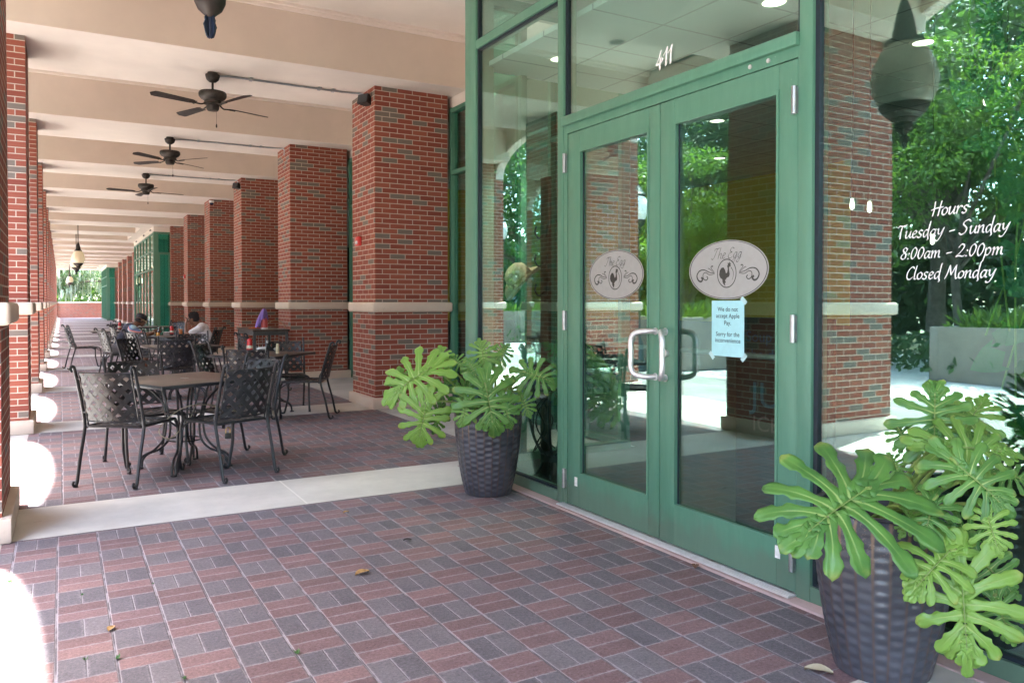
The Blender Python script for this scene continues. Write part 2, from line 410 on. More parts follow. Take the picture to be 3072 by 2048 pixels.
# ================================================================== CEILING
ceil = thing('arcade_ceiling', 'cream stucco arcade ceiling of deep cross beams and recessed panels', 'ceiling')
b = MB(); b.box(-1.9, 13, -14, 76.4, 4.775, 5.4); b.build('ceiling_panel', M['stucco'], ceil)
b0 = None
for k in range(-4, 18):
    y0 = py(k) - .43; y1 = y0 + 1.73
    if k == 17: y1 = 76.4
    o = None
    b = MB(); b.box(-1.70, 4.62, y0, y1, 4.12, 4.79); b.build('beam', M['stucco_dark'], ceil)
# soffit faces: thin paler layer under every beam, so the undersides differ from the tan sides
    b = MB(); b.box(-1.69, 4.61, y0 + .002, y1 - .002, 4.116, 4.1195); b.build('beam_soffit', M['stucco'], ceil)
    if k < 17:
        ya, yb = y1, py(k + 1) - .43
        bay = any(a - .5 < (ya + yb) / 2 < c + .5 for a, c in ((-2.93, 5.91), (31.1, 39.95), (65.1, 74)))
        xa, xb = -1.70, (2.6 if bay else 4.58)
        b = MB()
        for (z0, z1, e) in ((4.70, 4.777, .035), (4.742, 4.777, .07)):
            b.box(xa, xb, ya, ya + e, z0, z1); b.box(xa, xb, yb - e, yb, z0, z1); b.box(xa, xa + e, ya + e, yb - e, z0, z1); b.box(xb - e, xb, ya + e, yb - e, z0, z1)
        b.build('cornice', M['stucco'], ceil)
        if bay:
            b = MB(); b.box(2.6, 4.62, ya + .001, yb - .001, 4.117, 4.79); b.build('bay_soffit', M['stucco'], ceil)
# fascia over the shop windows
b = MB(); b.box(4.58, 4.9, -14, 76.4, 3.965, 4.80); b.build('fascia', M['stucco'], ceil)
# ================================================================== OUTER ARCHED WALL
aw = MB(); XO, XI = -1.80, -1.63; ZS, RISE = 3.82, .70
for k in range(-4, 17):
    ya, yb = py(k) + PD, py(k + 1); n = 24; ym = (ya + yb) / 2; hs = (yb - ya) / 2
    P = [(ym - hs * math.cos(PI * i / n), ZS + RISE * math.sin(PI * i / n)) for i in range(n + 1)]
    for i in range(n):
        (a, za), (c, zc) = P[i], P[i + 1]
        aw.add([(XO, a, za), (XO, c, zc), (XO, c, 5.4), (XO, a, 5.4), (XI, a, za), (XI, c, zc), (XI, c, 5.4), (XI, a, 5.4)],
               [(0, 3, 2, 1), (4, 5, 6, 7), (0, 1, 5, 4)])
for k in range(-4, 18):
    aw.box(XO - .04, XI, py(k) - .002, py(k) + PD + .002, 4.131, 5.4)
tag(aw.build('arched_wall', M['stucco']), 'cream stucco wall of shallow arches resting on the garden side pillars', 'wall')
# end wall
ew = thing('end_wall', 'low red brick wall with pale coping closing the far end of the arcade', 'wall', (1.5, 78.0, 0))
b = MB(); b.box(-2.6, 6.5, 0, .3, 0, 1.24); b.build('wall_face', M['brick_pale'], ew)
b = MB(); b.box(-2.65, 6.55, -.05, .35, 1.241, 1.375, .02); b.build('coping', M['stone'], ew, smooth=True)

# ================================================================== SHOP WINDOWS BEHIND THE RIGHT PILLARS
def bars(b, x0, x1, ys, zs, yr, zr, w=.055):
    """frame of posts at ys and rails at zs between yr / zr"""
    for y in ys: b.box(x0, x1, y - w / 2, y + w / 2, zr[0], zr[1])
    for z in zs:
        edges = sorted([yr[0]] + [q for y in ys for q in (y - w / 2, y + w / 2)] + [yr[1]])
        for a, c in zip(edges[0::2], edges[1::2]):
            if c - a > .01: b.box(x0 + .004, x1 - .004, a, c, z - w / 2, z + w / 2)
def window_wall(k, n):
    ya, yb = py(k) + PD, py(k + 1)
    if k == 0: ya = 5.93
    lab = 'green framed shop window between right row pillars %s and %s' % (ORD[n], ORD[n + 1])
    if k == 0: lab = 'green framed shop window between the glass entrance and the broad pillar'
    t = thing('shop_window', lab, 'shop window', (4.6, ya - .05, 0), 0, 'green windows behind the right row of pillars')
    L = yb - ya + .1; b = MB(); ys = [.03 + (L - .06) * i / 3 for i in range(4)]
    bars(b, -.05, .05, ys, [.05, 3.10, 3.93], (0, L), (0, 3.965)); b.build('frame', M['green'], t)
    for i in range(3):
        g = MB(); g.box(-.006, .004, ys[i] + .028, ys[i + 1] - .028, .078, 3.072); g.box(-.006, .004, ys[i] + .028, ys[i + 1] - .028, 3.128, 3.90)
        g.build('window_pane', M['glass'], t)
window_wall(0, 0)
for n, k in enumerate((1, 2, 3, 4, 5)): window_wall(k, n)
for n, k in enumerate((8, 9, 10, 11, 12, 13)): window_wall(k, n + 6)
# ================================================================== BUILDING SHELL AND INTERIOR
bd = thing('restaurant_building', 'restaurant interior behind the green glass, with yellow walls and tiled ceiling', 'building')
n = NT('ceiling_tiles'); p, q, pos = n.geo()
gx = ((p[0] / .61).fract() - .5).abs().gt(.485); gy = ((p[1] / .61).fract() - .5).abs().gt(.485)
n.bsdf(n.mix(gx.mx(gy), (.72, .73, .71), (.35, .36, .36)), .9); M['tiles'] = n.m
n = NT('yellow_wall'); p, q, pos = n.geo(); f = n.noise(pos, 2, 4)
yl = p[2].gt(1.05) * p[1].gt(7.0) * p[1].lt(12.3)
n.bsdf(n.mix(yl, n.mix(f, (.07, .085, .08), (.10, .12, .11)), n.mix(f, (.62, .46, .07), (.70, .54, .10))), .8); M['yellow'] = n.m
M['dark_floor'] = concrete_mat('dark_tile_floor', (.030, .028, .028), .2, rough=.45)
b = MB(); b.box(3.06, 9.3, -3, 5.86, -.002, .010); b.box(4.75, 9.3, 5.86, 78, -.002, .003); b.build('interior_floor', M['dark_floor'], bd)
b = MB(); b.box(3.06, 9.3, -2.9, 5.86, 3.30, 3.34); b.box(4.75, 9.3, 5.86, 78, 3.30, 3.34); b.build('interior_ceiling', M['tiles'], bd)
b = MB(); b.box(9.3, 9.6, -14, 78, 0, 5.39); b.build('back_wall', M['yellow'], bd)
for ya_ in (12.2, 27):
    b = MB(); b.box(4.9, 9.3, ya_, ya_ + .2, .0, 3.29); b.build('partition_wall', M['yellow'], bd)
for q_ in ((4.9, 9.3, -14, -13.8, 0, 5.39), (4.62, 4.9, -13.9, -2.95, 0, 3.96), (4.62, 4.9, 74.2, 78, 0, 5.39)):
    b = MB(); b.box(*q_); b.build('side_wall', M['brick'], bd)
# ================================================================== NEAR STOREFRONT
FX = 2.935; GX = 2.968
sf = thing('storefront', 'green metal glass entrance bay with double doors, address 411 and opening hours', 'storefront')
b = MB(); x0, x1 = FX, FX + .11
T = 3.92
b.box(x0, x1 + .06, 5.72, 5.91, 0, T, .004)
for y0, y1 in ((4.433, 4.502), (2.41, 2.484), (.93, 1.0), (-.53, -.46), (-1.95, -1.88), (-2.93, -2.74)): b.box(x0, x1, y0, y1, 0, T, .003)
for y0, y1 in ((4.502, 5.72), (2.484, 4.433), (1.0, 2.41), (-.46, .93), (-1.88, -.53), (-2.74, -1.95)): b.box(x0 + .003, x1 - .003, y0, y1, T - .075, T - .003)
b.box(x0 + .003, x1 - .003, 4.502, 5.72, 3.42, 3.488)                    # transom rail
for y0, y1 in ((4.502, 5.72), (1.0, 2.41), (-.46, .93), (-1.88, -.53), (-2.74, -1.95)): b.box(x0 + .003, x1 - .003, y0, y1, .012, .082)
b.box(x0 - .022, x1, 2.4845, 4.4325, 2.545, 2.606, .006)                 # header rail stands proud
b.box(x0 + .004, x1, 2.4845, 4.4325, 2.492, 2.5445)
b.box(x0 + .004, x1 - .01, 4.386, 4.4325, .004, 2.4915); b.box(x0 + .004, x1 - .01, 2.4845, 2.494, .004, 2.4915)
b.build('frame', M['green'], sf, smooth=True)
b = MB()
for (y0, y1, z0, z1) in ((4.502, 5.72, .082, 3.42), (4.502, 5.72, 3.488, T - .075), (2.484, 4.433, 2.606, T - .075), (1.0, 2.41, .082, T - .075), (-.46, .93, .082, T - .075)):
    g = .022; xg = GX - .014
    b.box(xg, GX + .02, y0, y0 + g, z0, z1); b.box(xg, GX + .02, y1 - g, y1, z0, z1); b.box(xg + .001, GX + .019, y0 + g, y1 - g, z0, z0 + g * .7); b.box(xg + .001, GX + .019, y0 + g, y1 - g, z1 - g * .7, z1)
b.build('gasket', M['seal'], sf)
for (y0, y1, z0, z1) in ((4.502, 5.72, .082, 3.42), (4.502, 5.72, 3.488, T - .075), (2.484, 4.433, 2.606, T - .075), (1.0, 2.41, .082, T - .075), (-.46, .93, .082, T - .075), (-1.88, -.53, .082, T - .075), (-2.74, -1.95, .082, T - .075)):
    g = MB(); g.box(GX, GX + .008, y0 + .002, y1 - .002, z0 + .002, z1 - .002); g.build('window_pane', M['glass'], sf)
b = MB(); b.box(FX, 4.65, -2.93, 5.91, T + .001, 4.116); b.build('bay_fascia', M['stucco'], sf)
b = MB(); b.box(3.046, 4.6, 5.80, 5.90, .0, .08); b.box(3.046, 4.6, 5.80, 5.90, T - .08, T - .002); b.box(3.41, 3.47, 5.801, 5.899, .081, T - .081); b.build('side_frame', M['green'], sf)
b = MB(); b.box(3.046, 3.41, 5.846, 5.854, .081, T - .081); b.build('window_pane', M['glass_far'], sf)
b = MB(); b.box(FX - .075, FX + .11, -2.93, 5.91, -.02, .0115, .004); b.build('curb', M['curb'], sf, smooth=True)
b = MB(); b.box(FX - .055, FX + .10, 2.486, 4.431, .0116, .021, .003)
for i in range(4): b.box(FX - .05 + i * .013, FX - .045 + i * .013, 2.488, 4.429, .0205, .0235)
b.build('threshold', M['alu'], sf)
for yb_, nm in ((2.781, 0), (2.667, 0)):
    b = MB(); b.tube([(FX + .006, yb_, 2.52), (FX - .002, yb_, 2.52)], .011, 16); b.build('bolt_cap', M['alu'], sf, smooth=True)
def hinge(par, y, z):
    b = MB(); b.tube([(FX - .012, y, z - .064), (FX - .012, y, z + .064)], .0125, 12)
    for dz in (-.04, -.013, .013, .04): b.tube([(FX - .012, y, z + dz - .001), (FX - .012, y, z + dz + .001)], .0133, 12)
    b.box(FX - .004, FX + .004, y - .012, y + .012, z - .06, z + .06); return b.build('hinge', M['steel'], par, smooth=True)
def door(y0, y1, gy0, gy1, hy, name_label):
    b = MB(); xa, xb = FX + .006, FX + .052; zb, zt = .026, 2.487
    b.box(xa, xb, y0, gy0, zb, zt, .003); b.box(xa, xb, gy1, y1, zb, zt, .003)
    b.box(xa + .001, xb - .001, gy0, gy1, zb, .24); b.box(xa + .001, xb - .001, gy0, gy1, 2.36, zt)
    e = .012                                                  # glazing bead
    for a in ((gy0 - .002, gy0 + e, .23, 2.37), (gy1 - e, gy1 + .002, .23, 2.37)): b.box(xa - .004, xa + .02, *a)
    for a in ((gy0 + e, gy1 - e, .228, .24 + e), (gy0 + e, gy1 - e, 2.36 - e, 2.372)): b.box(xa - .004, xa + .02, *a)
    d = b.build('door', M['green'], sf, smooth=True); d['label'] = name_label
    g = MB(); g.box(xa + .022, xa + .030, gy0 + .003, gy1 - .003, .243, 2.357); g.build('door_glass', M['glass'], d)
    g = MB(); e2 = .010
    g.box(xa + .0195, xa + .0225, gy0 + e, gy0 + e + e2, .252, 2.348); g.box(xa + .0195, xa + .0225, gy1 - e - e2, gy1 - e, .252, 2.348); g.build('gasket', M['seal'], d)
    for z in (2.296, 1.248, .19): hinge(d, hy, z)
    g = MB(); g.tube([(xb + .04, gy0 - .03, 1.10), (xb + .04, gy1 + .03, 1.10)], .014, 10); g.build('push_bar', M['steel'], d, smooth=True)
    return d
dl = door(3.456, 4.382, 3.55, 4.25, 4.402, 'left entrance door'); dr = door(2.497, 3.450, 2.606, 3.334, 2.503, 'right entrance door')
def pull(par, y, off):
    zt, zb, xx = 1.205, .945, FX - .092
    P = [(FX + .01, y, zt), (FX - .05, y, zt)] + [(FX - .05 - .042 * math.sin(a), y + off * (.35 * math.sin(a) + .0), zt - .035 * (1 - math.cos(a))) for a in (.4, .8, 1.2, 1.5)]
    A = cr([(FX + .006, y, zt), (FX - .045, y + off * .25, zt), (FX - .080, y + off * .75, zt - .012), (xx, y + off, zt - .05), (xx, y + off, 1.075), (xx, y + off, zb + .05), (FX - .080, y + off * .75, zb + .012), (FX - .045, y + off * .25, zb), (FX + .006, y, zb)], 8)
    b = MB(); b.tube(A, .0160, 14)
    for z in (zt, zb): b.tube([(FX + .007, y, z), (FX + .001, y, z)], .021, 16)
    b.build('door_handle', M['alu'], par, smooth=True)
pull(dl, 3.486, .10); pull(dr, 3.402, -.085)
b = MB(); b.tube([(FX + .01, 3.392, 1.085), (FX - .014, 3.392, 1.085)], .021, 20); b.tube([(FX - .0135, 3.392, 1.085), (FX - .016, 3.392, 1.085)], .010, 12); b.build('lock', M['alu'], dr, smooth=True)
for par, y0 in ((dl, 4.268), (dr, 2.583)):
    b = MB(); b.box(FX + .003, FX + .0062, y0, y0 + .030, .158, .217); b.build('sticker', M['white'], par)
# far storefront bays (same kind of bay, plainer)
def far_bay(y0, label):
    t = thing('storefront', label, 'storefront', (FX, y0, 0)); L = 8.85
    ys = [.06] + [.3 + (L - .6) * i / 6 for i in range(7)] + [L - .06]
    b = MB(); bars(b, 0, .11, ys[1:-1], [.045, 2.58, 3.25, T - .04], (.12, L - .12), (0, T)); b.box(-.002, .16, 0, .12, 0, T); b.box(-.002, .16, L - .12, L, 0, T)
    b.box(.16, .60, .0, .09, 0, .08); b.box(.16, .60, 0, .09, T - .08, T - .001); b.box(.16, .60, 0, .09, 3.10, 3.18); b.box(.50, .56, .001, .089, .081, 3.099); b.box(.16, .21, .001, .089, .081, 3.099)
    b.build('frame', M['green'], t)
    for i in range(6):
        g = MB(); g.box(.03, .038, ys[i + 1] + .028, ys[i + 2] - .028, .075, T - .07); g.build('window_pane', M['glass'], t)
    g = MB(); g.box(.21, .50, .042, .05, .082, 3.099); g.box(.161, .599, .043, .051, 3.181, T - .081); g.build('window_pane', M['glass_far'], t)
    b = MB(); b.box(0, 1.7, 0, L, T + .001, 4.116); b.build('bay_fascia', M['stucco'], t)
    b = MB(); b.box(1.55, 1.69, .12, L - .12, .0, T - .002); b.build('inner_wall', M['tiles'], t)
    b = MB(); b.box(.15, 1.54, 3.6, 3.7, 0, T - .003); b.build('inner_wall', M['tiles'], t)  # added cross wall, catches the fill light so the side pane looks brighter
    ld = bpy.data.lights.new('bay_fill_light', 'SPOT'); ld.energy = .8; ld.spot_size = R(160); ld.shadow_soft_size = 0; lo_ = bpy.data.objects.new('bay_fill_light', ld); C.objects.link(lo_); lo_.parent = t; lo_.location = (.8, 1.2, 3.8)  # added fill light without a fixture, brightens the bay behind its panes
    return t
far_bay(31.28, 'green glass bay projecting halfway down the arcade'); far_bay(65.0, 'green glass bay at the far end of the arcade')
# ================================================================== CHAIRS AND TABLES
def lattice(b, W, H, f, pitch=.066, sw=.034, th=.003, wv=.0022, margin=.0):
    """woven diagonal straps over the rectangle W x H; f(a, b, d) -> 3-D"""
    s2 = math.sqrt(.5)
    for dirn in (1, -1):
        dx, dy = s2, s2 * dirn; nx, ny = -dy, dx
        cs = [(0, 0), (W, 0), (0, H), (W, H)]; pr = [x * nx + y * ny for x, y in cs]
        c0 = math.ceil(min(pr) / pitch); c1 = math.floor(max(pr) / pitch)
        for c in range(c0, c1 + 1):
            off = c * pitch; ts = []
            t0, t1 = -1e9, 1e9
            for p0, d, lo, hi in ((off * nx, dx, 0, W), (off * ny, dy, 0, H)):
                a, e = (lo - p0) / d, (hi - p0) / d
                if a > e: a, e = e, a
                t0 = max(t0, a); t1 = min(t1, e)
            if t1 - t0 < .02: continue
            m = max(2, int((t1 - t0) / .031)); vs, fs = [], []
            for i in range(m + 1):
                t = t0 + (t1 - t0) * i / m
                dz = wv * math.cos(PI * t / pitch + PI * c) * dirn
                for sgn in (-1, 1):
                    x = off * nx + dx * t + nx * sgn * sw / 2; y = off * ny + dy * t + ny * sgn * sw / 2
                    x = min(max(x, 0), W); y = min(max(y, 0), H)
                    vs.append(f(x, y, dz - th / 2)); vs.append(f(x, y, dz + th / 2))
            for i in range(m):
                k = i * 4
                fs += [(k, k + 2, k + 6, k + 4), (k + 1, k + 5, k + 7, k + 3), (k, k + 4, k + 5, k + 1), (k + 2, k + 3, k + 7, k + 6)]
            b.add(vs, fs)
def seat_f(x, y, d):
    a = x - .22; t = y / .44; wsc = .94 + .10 * t
    return (a * wsc, -.20 + y, .432 + d - .012 * math.cos(PI * (a / .22) / 2) * math.sin(PI * t))
def back_f(x, y, d):
    a = x - .205; t = y / .37
    lean = -.215 - .085 * t - .012 * t * t; bow = -.045 * (1 - (a / .205) ** 2)
    return (a, lean + bow + d, .475 + y)
def make_chair(label, loc, rz):
    t = thing('patio_chair', label, 'chair', loc, rz, 'black lattice patio chairs')
    b = MB(); lattice(b, .44, .44, seat_f)
    rim = [seat_f(x, y, 0) for x, y in [(i * .055, 0) for i in range(9)] + [(.44, i * .055) for i in range(1, 9)] + [(.44 - i * .055, .44) for i in range(1, 9)] + [(0, .44 - i * .055) for i in range(1, 8)]]
    b.tube(rim, .0115, 8, closed=True); b.build('seat', M['iron'], t, smooth=True)
    b = MB(); lattice(b, .41, .37, back_f)
    rim = [back_f(i * .041, 0, 0) for i in range(11)] + [back_f(.41, i * .037, 0) for i in range(1, 11)] + [back_f(.41 - i * .041, .37, 0) for i in range(1, 11)] + [back_f(0, .37 - i * .037, 0) for i in range(1, 10)]
    b.tube(rim, .0065, 6, closed=True)
    for sx in (-1, 1):
        for z in (.54, .80):
            q = back_f(.205 + sx * .205, z - .475, 0); b.tube([q, (sx * .236, q[1] + .004, q[2])], .006, 6)
    b.build('backrest', M['iron'], t, smooth=True)
    for sx in (-1, 1):
        x = sx * .236
        b = MB()                                               # rear leg rises into the back post and ends in a scroll
        P = cr([(x, -.335, .042), (x, -.345, .022), (x, -.322, .006), (x, -.300, .022), (x, -.288, .07), (x, -.255, .22), (x, -.212, .38), (x, -.205, .46), (x, -.235, .60), (x, -.275, .74), (x, -.312, .855), (x, -.330, .888), (x, -.353, .890), (x, -.362, .870), (x, -.348, .856)], 5)
        m = len(P); b.tube(P, [.0125 if .15 < i / m < .86 else .0095 for i in range(m)], 8)
        b.tube([(x, -.318, 0), (x, -.318, .008)], .018, 10); b.build('leg', M['iron'], t, smooth=True)
        b = MB()
        P = cr([(x, .352, .044), (x, .362, .024), (x, .340, .006), (x, .316, .020), (x, .302, .07), (x, .272, .20), (x, .268, .30), (x, .262, .38), (x, .235, .425)], 5)
        m = len(P); b.tube(P, [.0095 if i / m < .2 else .0125 for i in range(m)], 8)
        b.tube([(x, .332, 0), (x, .332, .008)], .018, 10)
        b.tube(cr([(x, .26, .36), (x * .93, .18, .415), (x * .9, .10, .422)], 4), .007, 6); b.build('leg', M['iron'], t, smooth=True)
        b = MB(); b.tube(cr([(x * .985, -.212, .44), (x * .96, -.18, .42), (x * .95, -.19, .50), (x * .9, -.222, .56)], 4), .007, 6); b.build('bracket', M['iron'], t, smooth=True)
    return t
chair0 = [None]
def chair(label, cx, cy, hx, hy):
    rz = math.atan2(-hx, hy)
    if chair0[0] is None: chair0[0] = make_chair(label, (cx, cy, .004), rz); return chair0[0]
    return dup(chair0[0], label, (cx, cy, .004), rz)
chair('black lattice chair with its back to the camera, left front of the empty near table', 0.461, 6.771, 0.591, 0.807)
chair('black lattice chair with its back to the camera, right front of the near table', 1.148, 6.605, -0.41, 0.912)
chair('black lattice chair facing the camera on the far side of the empty near table', 0.617, 7.33, 0.225, -0.974)
chair('black lattice chair with a padlock, right side of the empty near table', 1.335, 7.146, -0.853, -0.522)
chair('black lattice chair in profile, right of the table with condiments', 2.546, 9.383, -0.898, 0.44)
chair('blue grey sunlit lattice chair facing the camera behind the condiment table', 2.496, 10.119, -0.146, -0.989)
chair('black lattice chair seen from behind at the left front of the condiment table', 1.869, 9.13, 0.431, 0.903)
chair('black lattice chair turned sideways at the left end of the condiment table', 1.735, 10.033, 0.846, -0.534)
chair('dark backed chair in front of the bare middle table', 1.4, 12.02, 0.05, 1)
chair('pale grey chair at the left end of the bare middle table', 1.045, 12.085, 0.802, -0.597)
chair('pale blue chair on the far side of the bare middle table, facing the camera', 1.807, 13.28, -0.087, -0.996)
chair('pale grey chair between the bare middle table and the two people', 1.331, 14.94, 0.8, 0.6)
chair('dark chair that the person in the black cap sits on', .92, 15.85, .97, .22)
chair('dark chair that the person in the white T-shirt sits on', 2.28, 15.65, -0.88, 0.47)
chair('empty dark chair seen left of the person in white, before the far green window', 2.374, 21.46, -0.72, -0.69)
chair('lone black lattice chair standing by itself near the left row of pillars', 0.404, 18.48, 0.983, 0.182)
chair('dark chair before the far small table, seen edge on', 1.22, 18.3, .99, .12)
chair('dark chair behind the far small table with the red ketchup bottle', 1.18, 20.4, -.2, -.98)
chair('pale grey chair seen edge on between the condiment table and the service cart', 2.7, 12.46, 0.993, 0.117)
chair('dark chair beside the farthest table by the glass bay', 1.55, 22.1, 0.95, 0.2)
def make_table(label, loc, rz):
    t = thing('patio_table', label, 'table', loc, rz, 'square bronze patio tables')
    b = MB(); b.box(-.455, .455, -.455, .455, .722, .738, .004); b.build('table_top', M['tabletop'], t, smooth=True)
    b = MB()
    for s1 in (-1, 1):
        b.box(-.46, .46, s1 * .455 - .006, s1 * .455 + .006, .708, .7355, .003); b.box(s1 * .455 - .006, s1 * .455 + .006, -.448, .448, .708, .7355, .003)
    b.build('rim', M['iron'], t, smooth=True)
    b = MB(); b.lathe([(.028, .736), (.032, .741), (.020, .742), (.0, .742)], 20, cap=False); b.build('umbrella_plug', M['steel'], t, smooth=True)
    for i in range(4):
        a = PI / 4 + i * PI / 2; b = MB(); ca, sa = math.cos(a), math.sin(a)
        for o, prof in ((.016, [(.43, .712), (.36, .70), (.26, .645), (.175, .55), (.145, .45), (.14, .36), (.165, .24), (.235, .155), (.31, .115), (.345, .075), (.355, .012)]),
                        (-.016, [(.20, .712), (.17, .60), (.135, .46), (.118, .34), (.135, .23), (.20, .155), (.29, .118), (.335, .07), (.345, .012)])):
            b.tube(cr([(r * ca - o * sa, r * sa + o * ca, z) for r, z in prof], 5), .0095, 8)
        b.tube([(.35 * ca, .35 * sa, 0), (.35 * ca, .35 * sa, .012)], .026, 12); b.build('leg', M['iron'], t, smooth=True)
    for r, z in ((.150, .46), (.132, .235)):
        b = MB(); b.tube([(r * math.cos(q * PI / 14), r * math.sin(q * PI / 14), z) for q in range(28)], .006, 6, closed=True)
        b.build('ring', M['iron'], t, smooth=True)
    return t
tb0 = make_table('empty square bronze table nearest the camera, with a cable looped under it', (.883, 6.99, .004), R(24))
dup(tb0, 'square bronze table with ketchup and condiments beside the broad pillar', (2.14, 9.87, .004), R(45))
dup(tb0, 'bare square bronze table in the middle, behind the dark chair back', (1.52, 12.25, .004), R(9))
dup(tb0, 'table with drinks between the two seated people', (1.83, 15.85, .004), R(28))
dup(tb0, 'far small table jutting left beside the lone chair side, with a ketchup bottle', (1.02, 19.3, .004), R(2))
dup(tb0, 'farthest dark table in front of the green glass bay', (2.05, 22.1, .004), R(10))
# security cable and padlock
b = MB(); P = cr([(1.40, 7.05, .40), (1.18, 7.0, .47), (.98, 6.88, .53), (.80, 6.78, .50), (.66, 6.72, .37), (.74, 6.70, .30), (.90, 6.85, .42), (1.0, 7.05, .52), (1.2, 7.1, .46), (1.42, 7.15, .38)], 8); b.tube(P, .0045, 6)
tag(b.build('security_cable', plain('clear_cable', (.30, .28, .20), .3)), 'thin looped security cable tying the near chairs to the empty near table', 'cable')
t = thing('padlock', 'small brass and grey padlock hanging under the chair on the right of the near table', 'padlock', (1.22, 6.97, .215))
b = MB(); b.box(-.026, .026, -.010, .010, 0, .048, .004); b.build('lock_body', plain('lock_body', (.05, .055, .05), .4), t, smooth=True)
b = MB(); b.tube(cr([(-.016, 0, .045), (-.016, 0, .08), (0, 0, .098), (.016, 0, .08), (.016, 0, .045)], 5), .0045, 8); b.build('shackle', plain('brass', (.50, .36, .14), .3, .9), t, smooth=True)
b = MB(); b.tube(cr([(1.30, 7.02, .40), (1.26, 6.99, .345), (1.22, 6.97, .312)], 5), .004, 6)
tag(b.build('lock_chain', M['steel']), 'short chain from the chair seat down to the padlock', 'chain')
# ------------------------------------------------------------------ condiments and drinks
RED = plain('ketchup_red', (.55, .012, .018), .3, coat=.4); LAB = plain('paper_label', (.72, .68, .55), .6)
CLEAR = glass_mat('clear_plastic', (.93, .95, .95), .06, (1, 1, 1), .6)
def ketchup(label, loc, cap_white=False):
    t = thing('ketchup_bottle', label, 'ketchup bottle', loc, .6, 'red ketchup bottles')
    b = MB(); b.lathe([(.0, .03), (.034, .03), (.036, .05), (.036, .085), (.030, .115), (.032, .135), (.030, .16), (.014, .178), (.0, .178)], 18, cap=False); b.build('bottle_body', RED, t, smooth=True)
    b = MB(); b.lathe([(.0, .0), (.027, .0), (.027, .031), (.0, .031)], 18, cap=False); b.build('cap', M['white'] if cap_white else M['black'], t, smooth=True)
    b = MB(); b.lathe([(.0368, .055), (.0372, .075), (.0368, .092)], 18, cap=False); b.build('label', LAB, t, smooth=True)
    return t
ZT = .743
k0 = ketchup('red ketchup bottle on the condiment table beside the broad pillar', (2.02, 10.05, ZT))
dup(k0, 'red ketchup bottle between the two drinks on the occupied table', (1.80, 15.98, ZT))
dup(k0, 'red ketchup bottle on the far small table behind the person in the cap', (1.13, 19.55, ZT))
def caddy(label, loc):
    t = thing('sugar_caddy', label, 'caddy', loc, .3, 'sugar packet caddies')
    b = MB(); 
    for q in ((-.05, -.048), (.048, .05)): b.box(q[0], q[1], -.035, .035, 0, .055)
    b.box(-.0475, .0475, -.035, -.033, 0, .055); b.box(-.0475, .0475, .033, .035, 0, .055); b.box(-.0475, .0475, -.033, .033, 0, .002); b.build('caddy_box', CLEAR, t)
    b = MB()
    for i in range(9): x = -.042 + i * .0105; b.box(x, x + .006, -.028, .028, .004, .062 + .010 * ((i * 7) % 3) / 2)
    b.build('packets', plain('sugar_packets', (.80, .80, .80), .7), t)
    return t
c0 = caddy('clear sugar packet caddy on the occupied table, left of the ketchup', (1.70, 15.95, ZT))
dup(c0, 'clear sugar packet caddy on the condiment table beside the ketchup', (2.13, 9.93, ZT)); dup(c0, 'sugar packet caddy on the far small table', (1.27, 19.5, ZT))
def shaker(label, loc, col, cap):
    t = thing('shaker', label, 'shaker', loc, 0, 'salt, pepper and sauce bottles')
    b = MB(); b.lathe([(0, 0), (.021, 0), (.022, .05), (.018, .10), (.012, .125), (0, .125)], 14, cap=False); b.build('shaker_body', col, t, smooth=True)
    b = MB(); b.lathe([(.0135, .118), (.0145, .15), (.0, .155)], 14, cap=False); b.build('cap', cap, t, smooth=True); return t
shaker('cream sauce bottle with dark cap on the condiment table', (2.30, 9.80, ZT), plain('cream_sauce', (.66, .60, .42), .4), M['black'])
shaker('small dark pepper shaker beside the caddy on the condiment table', (2.22, 9.98, ZT), M['black'], M['steel'])
shaker('silver topped shaker beside the drinks on the occupied table', (1.66, 16.12, ZT), CLEAR, M['steel'])
shaker('hot sauce bottle with dark cap on the far small table', (1.36, 19.4, ZT), plain('pale_sauce', (.6, .55, .4), .4), M['black'])
def drink(label, loc, col, fill, straw):
    t = thing('drink_glass', label, 'drink', loc, 0, 'glasses of orange drink')
    b = MB(); b.lathe([(0, 0), (.031, 0), (.042, .155), (.0405, .155), (.030, .004), (0, .004)], 20, cap=False); b.build('glass', CLEAR, t, smooth=True)
    n = NT('drink_liquid'); n.bsdf(col, .25, coat=.3); r = .030 + .010 * fill / .155
    b = MB(); b.lathe([(0, .005), (.029, .005), (r - .0005, fill), (0, fill)], 20, cap=False); b.build('drink', n.m, t, smooth=True)
    if straw:
        b = MB(); b.tube(cr([(.01, 0, .01), (-.005, 0, .15), (-.012, 0, .19), (-.035, 0, .225)], 5), .004, 8); b.build('straw', M['black'], t, smooth=True)
    return t
drink('glass of yellow juice with bent black straw by the person in the cap', (1.545, 15.80, ZT), (.80, .36, .02), .065, True)
drink('tall glass of deep orange drink in front of the person in white', (1.95, 15.92, ZT), (.90, .19, .015), .125, False)
b = MB(); b.box(-.14, .14, -.09, .09, 0, .004); o = b.build('paper_menu', plain('menu_paper', (.74, .76, .82), .6)); o.location = (1.42, 15.82, ZT); o.rotation_euler = (0, 0, .3); tag(o, 'white paper lying on the occupied table by the person in the cap', 'paper')
